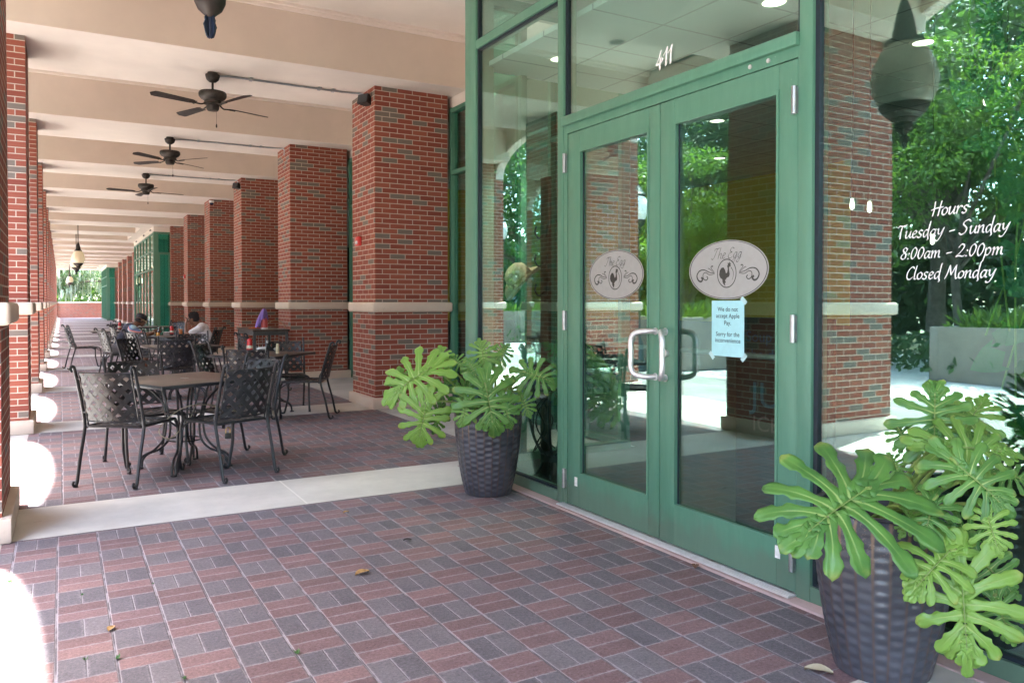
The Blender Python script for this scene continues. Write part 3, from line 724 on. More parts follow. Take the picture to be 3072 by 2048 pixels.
# ------------------------------------------------------------------ service cart
t = thing('service_cart', 'dark wood topped service cart with wire shelf between the second and third right pillars', 'cart', (3.10, 14.35, .004))
WOOD = plain('dark_wood', (.055, .036, .024), .35, 0, .5, .4, 9); FR = plain('cart_frame', (.07, .07, .07), .45)
b = MB(); b.box(-.31, .31, -.72, .72, .865, .895, .004); b.build('cart_top', WOOD, t)
for x in (-.27, .27):
    for y in (-.66, .66):
        b = MB(); b.box(x - .022, x + .022, y - .022, y + .022, .0, .864); b.build('leg', FR, t)
b = MB(); b.box(-.245, .245, -.68, -.64, .80, .863); b.box(-.245, .245, .64, .68, .80, .863)
for x in (-.27, .27): b.box(x - .012, x + .012, -.63, .63, .80, .8635)
b.build('apron', FR, t)
b = MB()
for z in (.46, .52, .60):
    for a, c in (((-.27, -.635), (-.27, .635)), ((.27, -.635), (.27, .635)), ((-.245, -.66), (.245, -.66)), ((-.245, .66), (.245, .66))): b.tube([(*a, z), (*c, z)], .004, 5)
for i in range(21): b.tube([(-.27, -.63 + i * .063, .46), (.27, -.63 + i * .063, .46)], .003, 5)
for i in range(9): b.tube([(-.27 + i * .0675, -.662, .46), (-.27 + i * .0675, -.662, .80)], .003, 5)
b.build('wire_shelf', M['steel'], t)
for i in range(11):
    c = [M['black'], plain('bottle_red', (.25, .02, .02), .4), plain('bottle_amber', (.10, .05, .02), .3), M['white']][i % 4] if i < 4 else cb[i % 4]
    if i == 0: cb = []
    if i < 4: cb.append(c)
    s = thing('sauce_bottle', 'small bottle on the wire shelf of the service cart', 'bottle', (3.10 - .2 + .1 * (i % 5), 13.80 + .16 * (i // 5) + .02 * (i % 3), .467), 0, 'small bottles on the cart shelf')
    b = MB(); b.lathe([(0, 0), (.028, 0), (.029, .10), (.014, .14), (.013, .17), (0, .17)], 10, cap=False); b.build('bottle_body', c, s, smooth=True)
# things on the cart
t = thing('spray_bottle', 'red and white sanitiser tub standing under the purple cloth on the cart', 'bottle', (3.05, 13.95, .90))
b = MB(); b.lathe([(0, .0), (.058, .0), (.060, .03), (.0, .03)], 20, cap=False); b.build('tub_base', M['white'], t, smooth=True)
b = MB(); b.lathe([(.060, .0305), (.056, .15), (.040, .19), (0, .19)], 20, cap=False); b.build('tub_body', plain('tub_red', (.62, .10, .09), .35), t, smooth=True)
b = MB(); vs, fs = [], []; nn = 26
prof = [(.004, .345), (.022, .338), (.036, .315), (.058, .26), (.072, .19), (.085, .10)]
for i, (r, z) in enumerate(prof):
    for k in range(nn):
        a = 2 * PI * k / nn; rr = r * (1 + .26 * math.sin(a * 4 + .5) * i / 5 + .18 * math.sin(a * 2 + 1) + .10 * math.sin(a * 7) * i / 5); dz = -.07 * math.cos(a - 2.6) * (i / 5) + .04 * math.sin(3 * a) * i / 5
        vs.append((rr * math.cos(a) - .018 * i / 5 + .01 * math.sin(i), rr * math.sin(a), z + dz))
for i in range(len(prof) - 1):
    for k in range(nn): fs.append((i * nn + k, i * nn + (k + 1) % nn, (i + 1) * nn + (k + 1) % nn, (i + 1) * nn + k))
b.add(vs, fs); o = b.build('purple_cloth', plain('purple_cloth', (.24, .15, .44), .9), None, smooth=2); o.location = (3.03, 13.94, .905); tag(o, 'purple cleaning cloth draped over the red tub on the service cart', 'cloth')
b = MB(); vs, fs = [], []
for i in range(9):
    for j in range(6): vs.append((-.11 + .0275 * i, -.07 + .028 * j, .012 + .022 * abs(math.sin(i * 1.1 + j * .9)) * math.sin(PI * i / 8) ** .5))
for i in range(8):
    for j in range(5): fs.append((i * 6 + j, i * 6 + 6 + j, i * 6 + 7 + j, i * 6 + 1 + j))
b.add(vs, fs); o = b.build('orange_cloth', plain('orange_cloth', (.85, .17, .02), .9), None, smooth=2); o.location = (2.93, 14.1, .897); tag(o, 'crumpled orange cloth on the left corner of the service cart', 'cloth')
b = MB()
for i in range(7): x = -.12 + .04 * i; b.tube(cr([(x, -.08 + .02 * (i % 3), .006), (x + .02, .0, .012), (x + .01, .09, .006)], 4), [.004 + .010 * (j > 6) for j in range(9)], 8, flat=.5)
o = b.build('cutlery', M['steel'], None, smooth=True); o.location = (3.22, 13.82, .90); tag(o, 'loose pile of shiny cutlery on the right of the service cart', 'cutlery')
b = MB(); b.tube([(.17 * math.cos(a), 0, .17 * math.sin(a) * .9) for a in [PI * i / 16 for i in range(17)]], .006, 6)
o = b.build('cable_loop', plain('tan_cable', (.45, .33, .2), .5), None, smooth=True); o.location = (3.28, 14.1, .897); tag(o, 'tan cable loop standing up behind the cutlery on the service cart', 'cable')

# ================================================================== PEOPLE
def capsule(b, p, q, r0, r1, n=14):
    p, q = Vector(p), Vector(q); m = 5; d = (q - p); L = d.length; d.normalize(); P, Rr = [], []
    for i in range(4): a = PI / 2 * (1 - i / 4); P.append(p - d * r0 * math.sin(a)); Rr.append(max(.0008, r0 * math.cos(a)))
    for i in range(m + 1): P.append(p + d * L * i / m); Rr.append(r0 + (r1 - r0) * i / m)
    for i in range(1, 5): a = PI / 2 * i / 4; P.append(q + d * r1 * math.sin(a)); Rr.append(max(.0008, r1 * math.cos(a)))
    b.tube(P, Rr, n)
def blob(b, name, mat, parent, vox=.007, smooth=3):
    me = b.mesh(name, mat); o = bpy.data.objects.new(name, me); C.objects.link(o)
    md = o.modifiers.new('r', 'REMESH'); md.mode = 'VOXEL'; md.voxel_size = vox
    sm = o.modifiers.new('s', 'SMOOTH'); sm.iterations = smooth; sm.factor = .5
    dg = bpy.context.evaluated_depsgraph_get(); nm = bpy.data.meshes.new_from_object(o.evaluated_get(dg)); o.modifiers.clear(); o.data = nm; nm.name = name
    nm.polygons.foreach_set('use_smooth', [True] * len(nm.polygons))
    if parent is not None: o.parent = parent
    return o
def frame_from(y, z):
    y = Vector(y).normalized(); z = Vector(z); x = y.cross(z).normalized(); z = x.cross(y); return Matrix((x, y, z)).transposed()
def hand(b, wrist, dirn, palm_n, curl, side, r=1.0):
    """palm, four bent fingers of different lengths and a thumb from the side of the palm"""
    F = frame_from(dirn, palm_n); Wp = Vector(wrist); tr = lambda x, y, z: Wp + F @ Vector((x, y, z))
    for i in range(4): capsule(b, tr((-.030 + .02 * i), .01, 0), tr((-.033 + .022 * i), .085, 0), .013, .012, 10)
    for i, L in enumerate((.068, .078, .073, .056)):
        x = (-.033 + .022 * i) * side; p = tr(x, .085, 0); a = 0
        for j, f in enumerate((.45, .32, .23)):
            a += curl * (.7 if j == 0 else 1.0) + .05 * i; q = p + F @ Vector((0, math.cos(a) * L * f, -math.sin(a) * L * f)); capsule(b, p, q, .0098 - .0012 * j, .009 - .0012 * j, 8); p = q
    p = tr(-.038 * side, .025, -.004); q = tr(-.062 * side, .055, -.020); capsule(b, p, q, .013, .011, 8); capsule(b, q, q + F @ Vector((.012 * side, .032, -.014)), .0105, .009, 8)
def head_shapes(b, c, fwd, up):
    F = frame_from(fwd, up); T = lambda x, y, z: Vector(c) + F @ Vector((x, y, z)); Mx = Matrix.Translation(Vector(c)) @ F.to_4x4()
    b.ball((0, -.012, .025), .074, .094, .092, 20, 14, Mx)           # cranium
    b.ball((0, .030, -.030), .058, .062, .080, 18, 12, Mx)           # face
    b.ball((0, .045, -.088), .034, .036, .026, 14, 8, Mx)            # chin
    b.ball((0, .080, .024), .045, .014, .012, 12, 8, Mx)             # brow
    capsule(b, T(0, .086, .012), T(0, .108, -.026), .008, .013, 10)  # nose
    b.ball((.012, .094, -.030), .009, .010, .008, 8, 6, Mx); b.ball((-.012, .094, -.030), .009, .010, .008, 8, 6, Mx)
    b.ball((0, .084, -.053), .022, .012, .006, 12, 6, Mx); b.ball((0, .083, -.064), .020, .012, .007, 12, 6, Mx)
    for sx in (-1, 1): b.ball((sx * .076, -.012, -.005), .010, .020, .032, 10, 8, Mx); b.ball((sx * .040, .060, -.030), .024, .022, .022, 10, 8, Mx)
    return T, F, Mx
SKIN1 = plain('brown_skin', (.145, .068, .040), .5, 0, .4, .06, 20); SKIN2 = plain('warm_brown_skin', (.21, .105, .068), .5, 0, .4, .06, 20)
EYEW = plain('eye_white', (.6, .58, .55), .3); EYED = plain('eye_dark', (.02, .012, .01), .2); LIP = plain('lips', (.16, .055, .045), .5)
def eyes(par, T, F):
    for sx in (-1, 1):
        b = MB(); Mx = Matrix.Translation(T(sx * .031, .078, .002)) @ F.to_4x4(); b.ball((0, 0, 0), .012, .011, .008, 10, 8, Mx); b.mat(1); b.ball((0, .0095, 0), .005, .003, .005, 8, 6, Mx); b.build('eye', [EYEW, EYED], par, smooth=True)
    b = MB(); Mx = Matrix.Translation(T(0, .0925, -.0585)) @ F.to_4x4(); b.ball((0, 0, 0), .019, .005, .0045, 12, 6, Mx); b.build('mouth', LIP, par, smooth=True)
# --- person in the cap: local frame, forward = +Y, origin on the floor under the seat
p1 = thing('person', 'person in black cap, gold glasses and striped sleeves, leaning over the table', 'person', (.93, 15.86, .004), math.atan2(-.97, .22), 'people seated at the table')
hc, fw = (0, .375, 1.085), (0, .93, -.36)
b = MB(); T1, F1, X1 = head_shapes(b, hc, fw, (0, .36, .93))
capsule(b, (0, .20, .955), (0, .32, 1.035), .060, .055)
capsule(b, (0, .02, .60), (0, .08, .74), .135, .125); capsule(b, (0, .08, .74), (0, .17, .93), .135, .10)
for s1 in (-1, 1):
    sh, el, wr = (s1 * .175, .17, .925), (s1 * .245, .36, .765), (s1 * .055, .60, .845)
    capsule(b, (s1 * .06, .16, .93), sh, .075, .062); capsule(b, sh, el, .052, .042); capsule(b, el, wr, .041, .028)
    hand(b, wr, (-s1 * .25, .85, .35), (-s1 * .8, -.3, .5), .75, s1)
    hp, kn, an = (s1 * .095, .0, .52), (s1 * .13, .42, .50), (s1 * .12, .40, .09)
    capsule(b, hp, kn, .085, .058); capsule(b, kn, an, .056, .038); capsule(b, an, (s1 * .13, .54, .035), .036, .030); capsule(b, (s1 * .12, .37, .045), (s1 * .13, .52, .03), .034, .032)
blob(b, 'body', SKIN1, p1, .008); eyes(p1, T1, F1)
n = NT('striped_shirt'); g = n.n('ShaderNodeTexCoord'); sp = n.n('ShaderNodeSeparateXYZ'); n.t.links.new(g.outputs['Object'], sp.inputs[0]); X = S(n.t, sp.outputs[0]); Yc = S(n.t, sp.outputs[1]); Zc = S(n.t, sp.outputs[2])
sl = X.abs().gt(.150); st = ((Zc * .75 + X.abs() * .65) * 9.0).fract()
stc = n.ramp(st, [(0, (.62, .62, .66)), (.25, (.60, .24, .22)), (.5, (.13, .20, .34)), (.75, (.28, .40, .46))], 'CONSTANT'); n.bsdf(n.mix(sl, (.012, .014, .028), stc), .85)
b = MB()
capsule(b, (0, .015, .56), (0, .08, .74), .152, .145); capsule(b, (0, .08, .74), (0, .165, .92), .150, .118)
for s1 in (-1, 1):
    capsule(b, (s1 * .05, .155, .925), (s1 * .175, .17, .925), .088, .080); capsule(b, (s1 * .175, .17, .925), (s1 * .236, .335, .79), .072, .066)
blob(b, 'shirt', n.m, p1, .009)
b = MB()
for s1 in (-1, 1): capsule(b, (s1 * .09, -.03, .52), (s1 * .13, .40, .505), .105, .082)
capsule(b, (-.08, -.03, .54), (.08, -.03, .54), .13, .13); blob(b, 'shorts', plain('grey_shorts', (.10, .10, .11), .9), p1, .010)
b = MB()
for s1 in (-1, 1): capsule(b, (s1 * .12, .36, .045), (s1 * .13, .55, .038), .046, .042); capsule(b, (s1 * .12, .39, .05), (s1 * .12, .39, .11), .048, .046)
blob(b, 'shoes', M['white'], p1, .010)
CAPM = plain('black_cap', (.014, .014, .018), .75)
b = MB(); vs, fs = [], []; nn = 28
for i in range(9):
    a = PI / 2 * i / 8
    for k in range(nn): q = 2 * PI * k / nn; vs.append((.088 * math.cos(a) ** .55 * math.cos(q), -.012 + .108 * math.cos(a) ** .55 * math.sin(q), .030 + .098 * math.sin(a)))
for i in range(8):
    for k in range(nn): fs.append((i * nn + k, i * nn + (k + 1) % nn, (i + 1) * nn + (k + 1) % nn, (i + 1) * nn + k))
b.add(vs, fs, X1)
capo = b.build('cap', CAPM, p1, smooth=2)
b = MB(); vs, fs = [], []
for i in range(7):
    rr = i / 6
    for k in range(13): q = PI * (.08 + .84 * k / 12); vs.append((.086 * math.cos(q) * (1 - .03 * rr), -.005 + .100 * math.sin(q) + .075 * rr * math.sin(q) ** .6, .034 - .004 * rr - .012 * abs(math.cos(q)) * rr))
for i in range(6):
    for k in range(12): fs.append((i * 13 + k, i * 13 + k + 1, i * 13 + 14 + k, i * 13 + 13 + k))
b.add(vs + [(x, y, z - .005) for x, y, z in vs], fs + [tuple(j + 91 for j in reversed(f)) for f in fs], X1); b.build('brim', CAPM, capo, smooth=2)
b = MB()
for P in ([(.020, .078), (.004, .086), (-.006, .078), (.008, .068), (.016, .058), (.004, .050), (-.010, .056)], [(-.004, .066), (-.022, .044)], [(-.022, .068), (-.002, .042)], [(.024, .052), (.020, .040), (.008, .044)]):
    b.tube(cr([X1 @ Vector((x, -.012 + .110 * (1 - ((z - .03) / .115) ** 2) ** .5 + .002, z)) for x, z in P], 3), .0032, 6)
b.build('emblem', M['white'], capo, smooth=True)
GOLD = plain('gold_frame', (.75, .58, .28), .3, .6)
b = MB()
for s1 in (-1, 1):
    b.tube([T1(s1 * .033 + .026 * math.cos(q), .092, -.002 + .020 * math.sin(q)) for q in [2 * PI * i / 16 for i in range(16)]], .004, 6, closed=True); b.tube([T1(s1 * .060, .090, .006), T1(s1 * .080, .03, .008), T1(s1 * .080, -.02, .004)], .004, 6)
b.tube([T1(-.007, .094, .002), T1(.007, .094, .002)], .004, 6); b.build('glasses', GOLD, p1, smooth=True)
b = MB(); b.tube(cr([(.075 * math.cos(q), .215 + .075 * math.sin(q) * .9, .965 - .055 * math.sin(q)) for q in [2 * PI * i / 14 for i in range(14)]], 2, closed=True), .0055, 6, closed=True); b.build('necklace', M['white'], p1, smooth=True)
for s1 in (-1, 1):
    b = MB(); F = frame_from((-s1 * .19, .24, .08), (0, 0, 1)); c = Vector((s1 * .075, .575, .837))
    for i in range(14): q = 2 * PI * i / 14; p = c + F @ Vector((.034 * math.cos(q), 0, .034 * math.sin(q))); b.ball(p, .0072, n=6, m=5)
    b.build('bracelet', LAB, p1, smooth=True)
b = MB(); b.ball((0, -.03, -.01), .080, .082, .060, 16, 10, X1); b.build('hair', plain('dark_hair', (.012, .010, .009), .8), p1, smooth=True)
# --- person in white
p2 = thing('person', 'person in white T-shirt with dark hair, a hand raised to the face', 'person', (2.38, 15.64, .004), math.atan2(.90, .44), 'people seated at the table')
hc, fw = (0, .275, 1.105), (.10, .97, -.20)
b = MB(); T2, F2, X2 = head_shapes(b, hc, fw, (0, .20, .97))
capsule(b, (0, .13, .955), (0, .235, 1.05), .056, .050)
capsule(b, (0, .0, .60), (0, .04, .74), .130, .120); capsule(b, (0, .04, .74), (0, .11, .93), .128, .095)
for s1 in (-1, 1):
    sh = (s1 * .165, .10, .925)
    el, wr = ((s1 * .235, .33, .790), (s1 * .085, .385, 1.005)) if s1 < 0 else ((s1 * .225, .33, .775), (s1 * .06, .52, .775))
    capsule(b, (s1 * .06, .10, .93), sh, .072, .058); capsule(b, sh, el, .048, .039); capsule(b, el, wr, .038, .027)
    if s1 < 0: hand(b, wr, (.35, -.12, .92), (.5, -.8, -.1), .55, s1)
    else: hand(b, wr, (-.4, .85, .1), (0, .1, 1), .35, s1)
    hp, kn, an = (s1 * .095, .0, .52), (s1 * .12, .42, .50), (s1 * .11, .38, .09)
    capsule(b, hp, kn, .085, .058); capsule(b, kn, an, .056, .038); capsule(b, (s1 * .11, .35, .045), (s1 * .12, .52, .03), .036, .032)
blob(b, 'body', SKIN2, p2, .008); eyes(p2, T2, F2); p1.scale = p2.scale = (.95, .95, .95)
b = MB(); capsule(b, (0, .0, .55), (0, .04, .74), .150, .142); capsule(b, (0, .04, .74), (0, .105, .925), .146, .112)
for s1 in (-1, 1): capsule(b, (s1 * .05, .10, .93), (s1 * .165, .10, .925), .084, .075); capsule(b, (s1 * .165, .10, .925), (s1 * .208, .235, .845), .068, .062)
blob(b, 'shirt', plain('white_tshirt', (.72, .72, .76), .9), p2, .009)
b = MB()
for s1 in (-1, 1): capsule(b, (s1 * .09, -.03, .52), (s1 * .115, .41, .505), .105, .078); capsule(b, (s1 * .115, .41, .50), (s1 * .11, .385, .10), .072, .055)
capsule(b, (-.08, -.03, .54), (.08, -.03, .54), .13, .13); blob(b, 'trousers', plain('dark_trousers', (.03, .035, .05), .9), p2, .010)
b = MB()
for s1 in (-1, 1): capsule(b, (s1 * .11, .33, .045), (s1 * .12, .53, .038), .045, .042)
blob(b, 'shoes', M['black'], p2, .010)
b = MB(); b.ball((0, -.028, .042), .090, .100, .088, 18, 12, X2); b.ball((0, -.05, .0), .082, .075, .075, 16, 10, X2)
r2 = random.Random(3)
for i in range(70):
    a, q = r2.uniform(.15, 1.45), r2.uniform(0, 2 * PI); b.ball((.088 * math.sin(a) * math.cos(q), -.028 + .098 * math.sin(a) * math.sin(q), .045 + .085 * math.cos(a)), .017, n=6, m=5, M=X2)
b.build('hair', plain('dark_curly_hair', (.018, .016, .017), .9, var=.5, sc=60), p2, smooth=True)
# ================================================================== GARDEN
LEAF_D = leaf_mat('leaf_dark', ((.022, .055, .024), (.036, .080, .032), (.048, .10, .036)), .35, .5)
LEAF_L = leaf_mat('leaf_bright', ((.075, .150, .032), (.12, .21, .040), (.17, .24, .055)), .45, .5)
LEAF_M = leaf_mat('leaf_mid', ((.036, .080, .028), (.058, .115, .036), (.080, .14, .042)), .4, .5)
BARK = plain('bark', (.13, .105, .085), .95, 0, .1, .4, 8, .6)
MOSS = leaf_mat('moss', ((.26, .29, .23), (.36, .38, .32), (.44, .45, .40)), .3, .9, spec=.1)
def leaf_quad(b, c, d, nrm, L, W):
    d = d.normalized(); s = d.cross(nrm); s = s.normalized() if s.length > 1e-4 else d.orthogonal(); k = d.cross(s) * (L * .12)
    b.add([c, c + d * L * .5 + s * W - k * .2, c + d * L - k, c + d * L * .5 - s * W - k * .2], [(0, 1, 2, 3)])
def rvec(r): 
    while True:
        v = Vector((r.uniform(-1, 1), r.uniform(-1, 1), r.uniform(-1, 1)))
        if .05 < v.length < 1: return v
def tree(label, loc, H, trunk_h, trunk_r, cr_, nl, ls, mat, seed, group='trees in the garden', moss=0, flat=.75, name='garden_tree', clump=1.0, lean=(0, 0)):
    r = random.Random(seed); t = thing(name, label, 'tree', loc, 0, group)
    b = MB(); top = Vector((lean[0], lean[1], trunk_h))
    P = cr([(0, 0, -.1), (lean[0] * .25 + r.uniform(-.1, .1), lean[1] * .2, trunk_h * .35), (lean[0] * .7, lean[1] * .6 + r.uniform(-.1, .1), trunk_h * .7), top], 5); m = len(P)
    b.tube(P, [trunk_r * (1.35 - .6 * min(1, i / m * 2.2) if i < m * .3 else .95 - .3 * i / m) for i in range(m)], 12)
    tips = []
    nb = 7 + int(cr_); ch = H - trunk_h
    for i in range(nb):
        a = 2 * PI * i / nb + r.uniform(-.4, .4); rr = cr_ * r.uniform(.45, .95); z = trunk_h + ch * r.uniform(.15, .85)
        st = P[-1 - r.randrange(0, 5)]; e = Vector((top.x + rr * math.cos(a), top.y + rr * math.sin(a), z)); mid = st.lerp(e, .5) + Vector((r.uniform(-.3, .3), r.uniform(-.3, .3), r.uniform(.1, .5))) * cr_ * .25
        Q = cr([st, mid, e], 6); mm = len(Q); b.tube(Q, [trunk_r * (.5 - .42 * j / mm) for j in range(mm)], 7)
        tips += [Q[-1], Q[-4], Q[-7]]
        for j in range(3):
            s2 = Q[r.randrange(5, mm)]; e2 = s2 + Vector((r.uniform(-1, 1), r.uniform(-1, 1), r.uniform(-.3, .9))).normalized() * cr_ * r.uniform(.25, .5)
            Q2 = cr([s2, s2.lerp(e2, .5) + rvec(r) * .1, e2], 4); b.tube(Q2, [trunk_r * (.14 - .11 * q / len(Q2)) for q in range(len(Q2))], 5); tips += [e2, Q2[-3]]
    b.build('trunk', BARK, t, smooth=2)
    b = MB(); per = max(4, nl // len(tips))
    for tp in tips:
        rad = cr_ * r.uniform(.20, .36) * clump
        for q in range(per):
            v = rvec(r); c = tp + Vector((v.x * rad, v.y * rad, v.z * rad * flat)); d = (v * .7 + rvec(r) * .8 + Vector((0, 0, -.25)))
            leaf_quad(b, c, d, rvec(r) + Vector((0, 0, .8)), ls * r.uniform(.7, 1.4), ls * r.uniform(.20, .34))
    b.build('crown', mat, t)
    if moss:
        b = MB()
        for q in range(moss):
            tp = tips[r.randrange(len(tips))] + rvec(r) * cr_ * .15; L = r.uniform(.5, 1.9); w_ = r.uniform(.03, .10); pts = []
            for s_ in range(3):
                o = rvec(r) * .14; dv = Vector((r.uniform(-1, 1), r.uniform(-1, 1), 0)).normalized()
                A = tp + o; b.add([A - dv * w_, A + dv * w_, A + dv * w_ * .9 + Vector((r.uniform(-.06, .06), 0, -L * .5)), A + Vector((r.uniform(-.1, .1), 0, -L)), A - dv * w_ * .8 + Vector((0, r.uniform(-.05, .05), -L * .55))], [(0, 1, 2, 3, 4)])
        b.build('moss', MOSS, t)
    return t
tree('large oak with grey moss beyond the low wall at the far end of the arcade', (-2.5, 94, 0), 9.0, 2.2, .55, 7.6, 30000, .22, LEAF_M, 11, moss=1500, name='oak_tree', lean=(1.5, 0), clump=.8, flat=.9)
tree('smaller pale oak right of the mossy oak beyond the end wall', (9.0, 108, 0), 6.5, 1.6, .3, 4.6, 12000, .22, LEAF_L, 12, moss=200, name='oak_tree')
tree('far oak hanging low behind the end wall', (-9, 118, 0), 11, 2.0, .5, 9, 18000, .32, LEAF_M, 13, moss=250, name='oak_tree')
G = 'trees in the garden'
tree('small bright green garden tree mirrored high beside the opening hours', (-10.2, 9.6, 0), 6.4, 2.6, .11, 3.0, 24000, .11, LEAF_L, 21, flat=.5, clump=.75)
tree('broad old oak with thick trunk, mirrored behind the opening hours', (-13.5, 12.0, 0), 12.5, 3.6, .24, 5.8, 26000, .17, LEAF_M, 22, name='oak_tree', lean=(.8, -.4))
tree('dark leafy garden tree mirrored at the right edge of the big pane', (-11.0, 2.6, 0), 10.5, 2.6, .30, 4.6, 20000, .17, LEAF_D, 23)
tree('bright feathery garden tree mirrored between the two doors', (-7.6, 14.8, 0), 5.6, 1.5, .10, 2.2, 14000, .11, LEAF_L, 24, flat=.5, clump=.75)
tree('tall dark garden tree mirrored in the right door', (-13, 17.5, 0), 12.5, 3.4, .36, 5.4, 22000, .2, LEAF_D, 25)
tree('tall garden tree mirrored in the narrow pane left of the doors', (-11, 27, 0), 12, 3.0, .36, 5.4, 18000, .2, LEAF_M, 26)
tree('round garden tree farther along the arcade', (-10, 38, 0), 11, 2.6, .3, 5, 12000, .22, LEAF_D, 27)
tree('tall garden tree at the back of the garden, behind the broad oak', (-19, 8, 0), 14, 2.6, .4, 6.4, 17000, .26, LEAF_D, 28)
tree('garden tree at the back left of the plaza, nearest the street', (-19, -3, 0), 13, 2.4, .4, 6, 14000, .26, LEAF_M, 29)
tree('garden tree at the back of the garden behind the right door reflection', (-20, 20, 0), 14, 2.6, .4, 6.6, 15000, .28, LEAF_M, 30)
tree('garden tree at the far back of the garden toward the end wall', (-20, 33, 0), 14, 2.6, .4, 6.6, 13000, .28, LEAF_D, 31)
tree('tall garden tree beyond the last street lamp', (-13, 52, 0), 13, 2.8, .4, 6, 11000, .28, LEAF_M, 32)
# continuous far hedge line behind the trees
b = MB(); r = random.Random(5)
for i in range(30000):
    y = r.uniform(-14, 70); x = -27 + r.uniform(-1.5, 1.5) + math.sin(y * .4) * .8; z = r.uniform(0, 1) ** .8 * (6.0 + 1.8 * math.sin(y * .55) + math.sin(y * 1.7)); leaf_quad(b, Vector((x, y, z)), rvec(r), rvec(r), r.uniform(.4, .8), .2)
struct(b.build('wood', LEAF_D), 'stuff')
b = MB()
for i in range(13000):
    y = r.uniform(-6, 45); x = -9.5 + r.gauss(0, 1.1); z = r.uniform(.02, .55 + .2 * math.sin(y * 2.1)); leaf_quad(b, Vector((x, y, z)), rvec(r) + Vector((0, 0, .5)), rvec(r), r.uniform(.10, .22), .05)
struct(b.build('ground_cover', LEAF_M), 'stuff')
b = MB()
for i in range(16000):
    x = r.uniform(-22, 24); y = 112 + r.uniform(-2, 2); z = r.uniform(0, 1) ** .8 * (4.6 + 1.4 * math.sin(x * .6) + .8 * math.sin(x * 1.9)); leaf_quad(b, Vector((x, y, z)), rvec(r), rvec(r), r.uniform(.35, .7), .18)
struct(b.build('far_wood', LEAF_L), 'stuff')
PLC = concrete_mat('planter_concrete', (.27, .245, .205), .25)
# concrete planters with shrubs
def planter(label, x0, x1, y0, y1, hgt, seed, sl):
    t = thing('concrete_planter', label, 'planter', ((x0 + x1) / 2, (y0 + y1) / 2, 0), 0, 'concrete planters on the plaza'); hx, hy = (x1 - x0) / 2, (y1 - y0) / 2
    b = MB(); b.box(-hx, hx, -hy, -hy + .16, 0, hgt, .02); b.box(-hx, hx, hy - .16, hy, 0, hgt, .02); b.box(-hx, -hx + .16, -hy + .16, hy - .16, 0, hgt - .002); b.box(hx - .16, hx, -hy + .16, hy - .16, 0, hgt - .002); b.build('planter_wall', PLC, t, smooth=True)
    b = MB(); b.box(-hx + .16, hx - .16, -hy + .16, hy - .16, hgt - .2, hgt - .1); b.build('soil', plain('soil', (.05, .035, .025), .95), t)
    r = random.Random(seed); s = thing('shrub', sl, 'shrub', ((x0 + x1) / 2, (y0 + y1) / 2, hgt - .12), 0, 'shrubs in the planters'); b = MB()
    for i in range(2600):
        cx, cy = r.uniform(-hx + .25, hx - .25), r.uniform(-hy + .25, hy - .25); L = r.uniform(.12, .32); d = Vector((r.uniform(-1, 1), r.uniform(-1, 1), r.uniform(.1, 1.2)))
        leaf_quad(b, Vector((cx, cy, 0)) + d.normalized() * r.uniform(0, .30), d, rvec(r), L, .03)
    b.build('foliage', LEAF_L if seed % 2 else LEAF_M, s)
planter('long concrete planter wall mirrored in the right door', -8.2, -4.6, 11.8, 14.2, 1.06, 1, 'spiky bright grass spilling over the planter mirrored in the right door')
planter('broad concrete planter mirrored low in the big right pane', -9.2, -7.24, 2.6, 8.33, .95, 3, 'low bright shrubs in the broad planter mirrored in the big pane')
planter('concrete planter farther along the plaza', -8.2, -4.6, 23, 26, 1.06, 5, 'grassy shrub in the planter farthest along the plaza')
# street lamps with acorn globes
GLOBE = NT('milk_globe'); GLOBE.bsdf((.86, .90, .84), .25); GLOBE = GLOBE.m
PLATE = plain('dark_green_post', (.02, .035, .035), .45)
def lamp(label, x, y, src=[None]):
    if src[0] is not None: return dup(src[0], label, (x, y, 0))
    t = thing('street_lamp', label, 'street lamp', (x, y, 0), 0, 'acorn globe street lamps'); src[0] = t
    b = MB(); b.lathe([(0, 0), (.20, 0), (.20, .12), (.14, .2), (.12, .55), (.07, .65), (.055, 1.5), (.048, 2.7), (.075, 2.74), (.06, 2.8), (.11, 2.88), (.16, 2.95), (.17, 3.0), (0, 3.0)], 20, cap=False); b.build('post', PLATE, t, smooth=True)
    b = MB(); b.lathe([(.155, 3.001), (.21, 3.12), (.225, 3.24), (.205, 3.36), (.17, 3.44), (.165, 3.46)], 24); b.build('globe', GLOBE, t, smooth=True)
    b = MB(); b.lathe([(.175, 3.461), (.185, 3.50), (.13, 3.56), (.10, 3.62), (.06, 3.66), (.03, 3.72), (.035, 3.76), (.0, 3.82)], 20, cap=False); b.build('lamp_cap', PLATE, t, smooth=True)
    return t
lamp('acorn globe street lamp mirrored in the narrow pane left of the doors', -4.0, 18.0); lamp('acorn globe street lamp mirrored in the left door', -4.0, 12.35)
lamp('small distant acorn globe street lamp mirrored left of the closing day line', -16, 18.2); lamp('acorn globe street lamp far along the plaza', -4.0, 34)

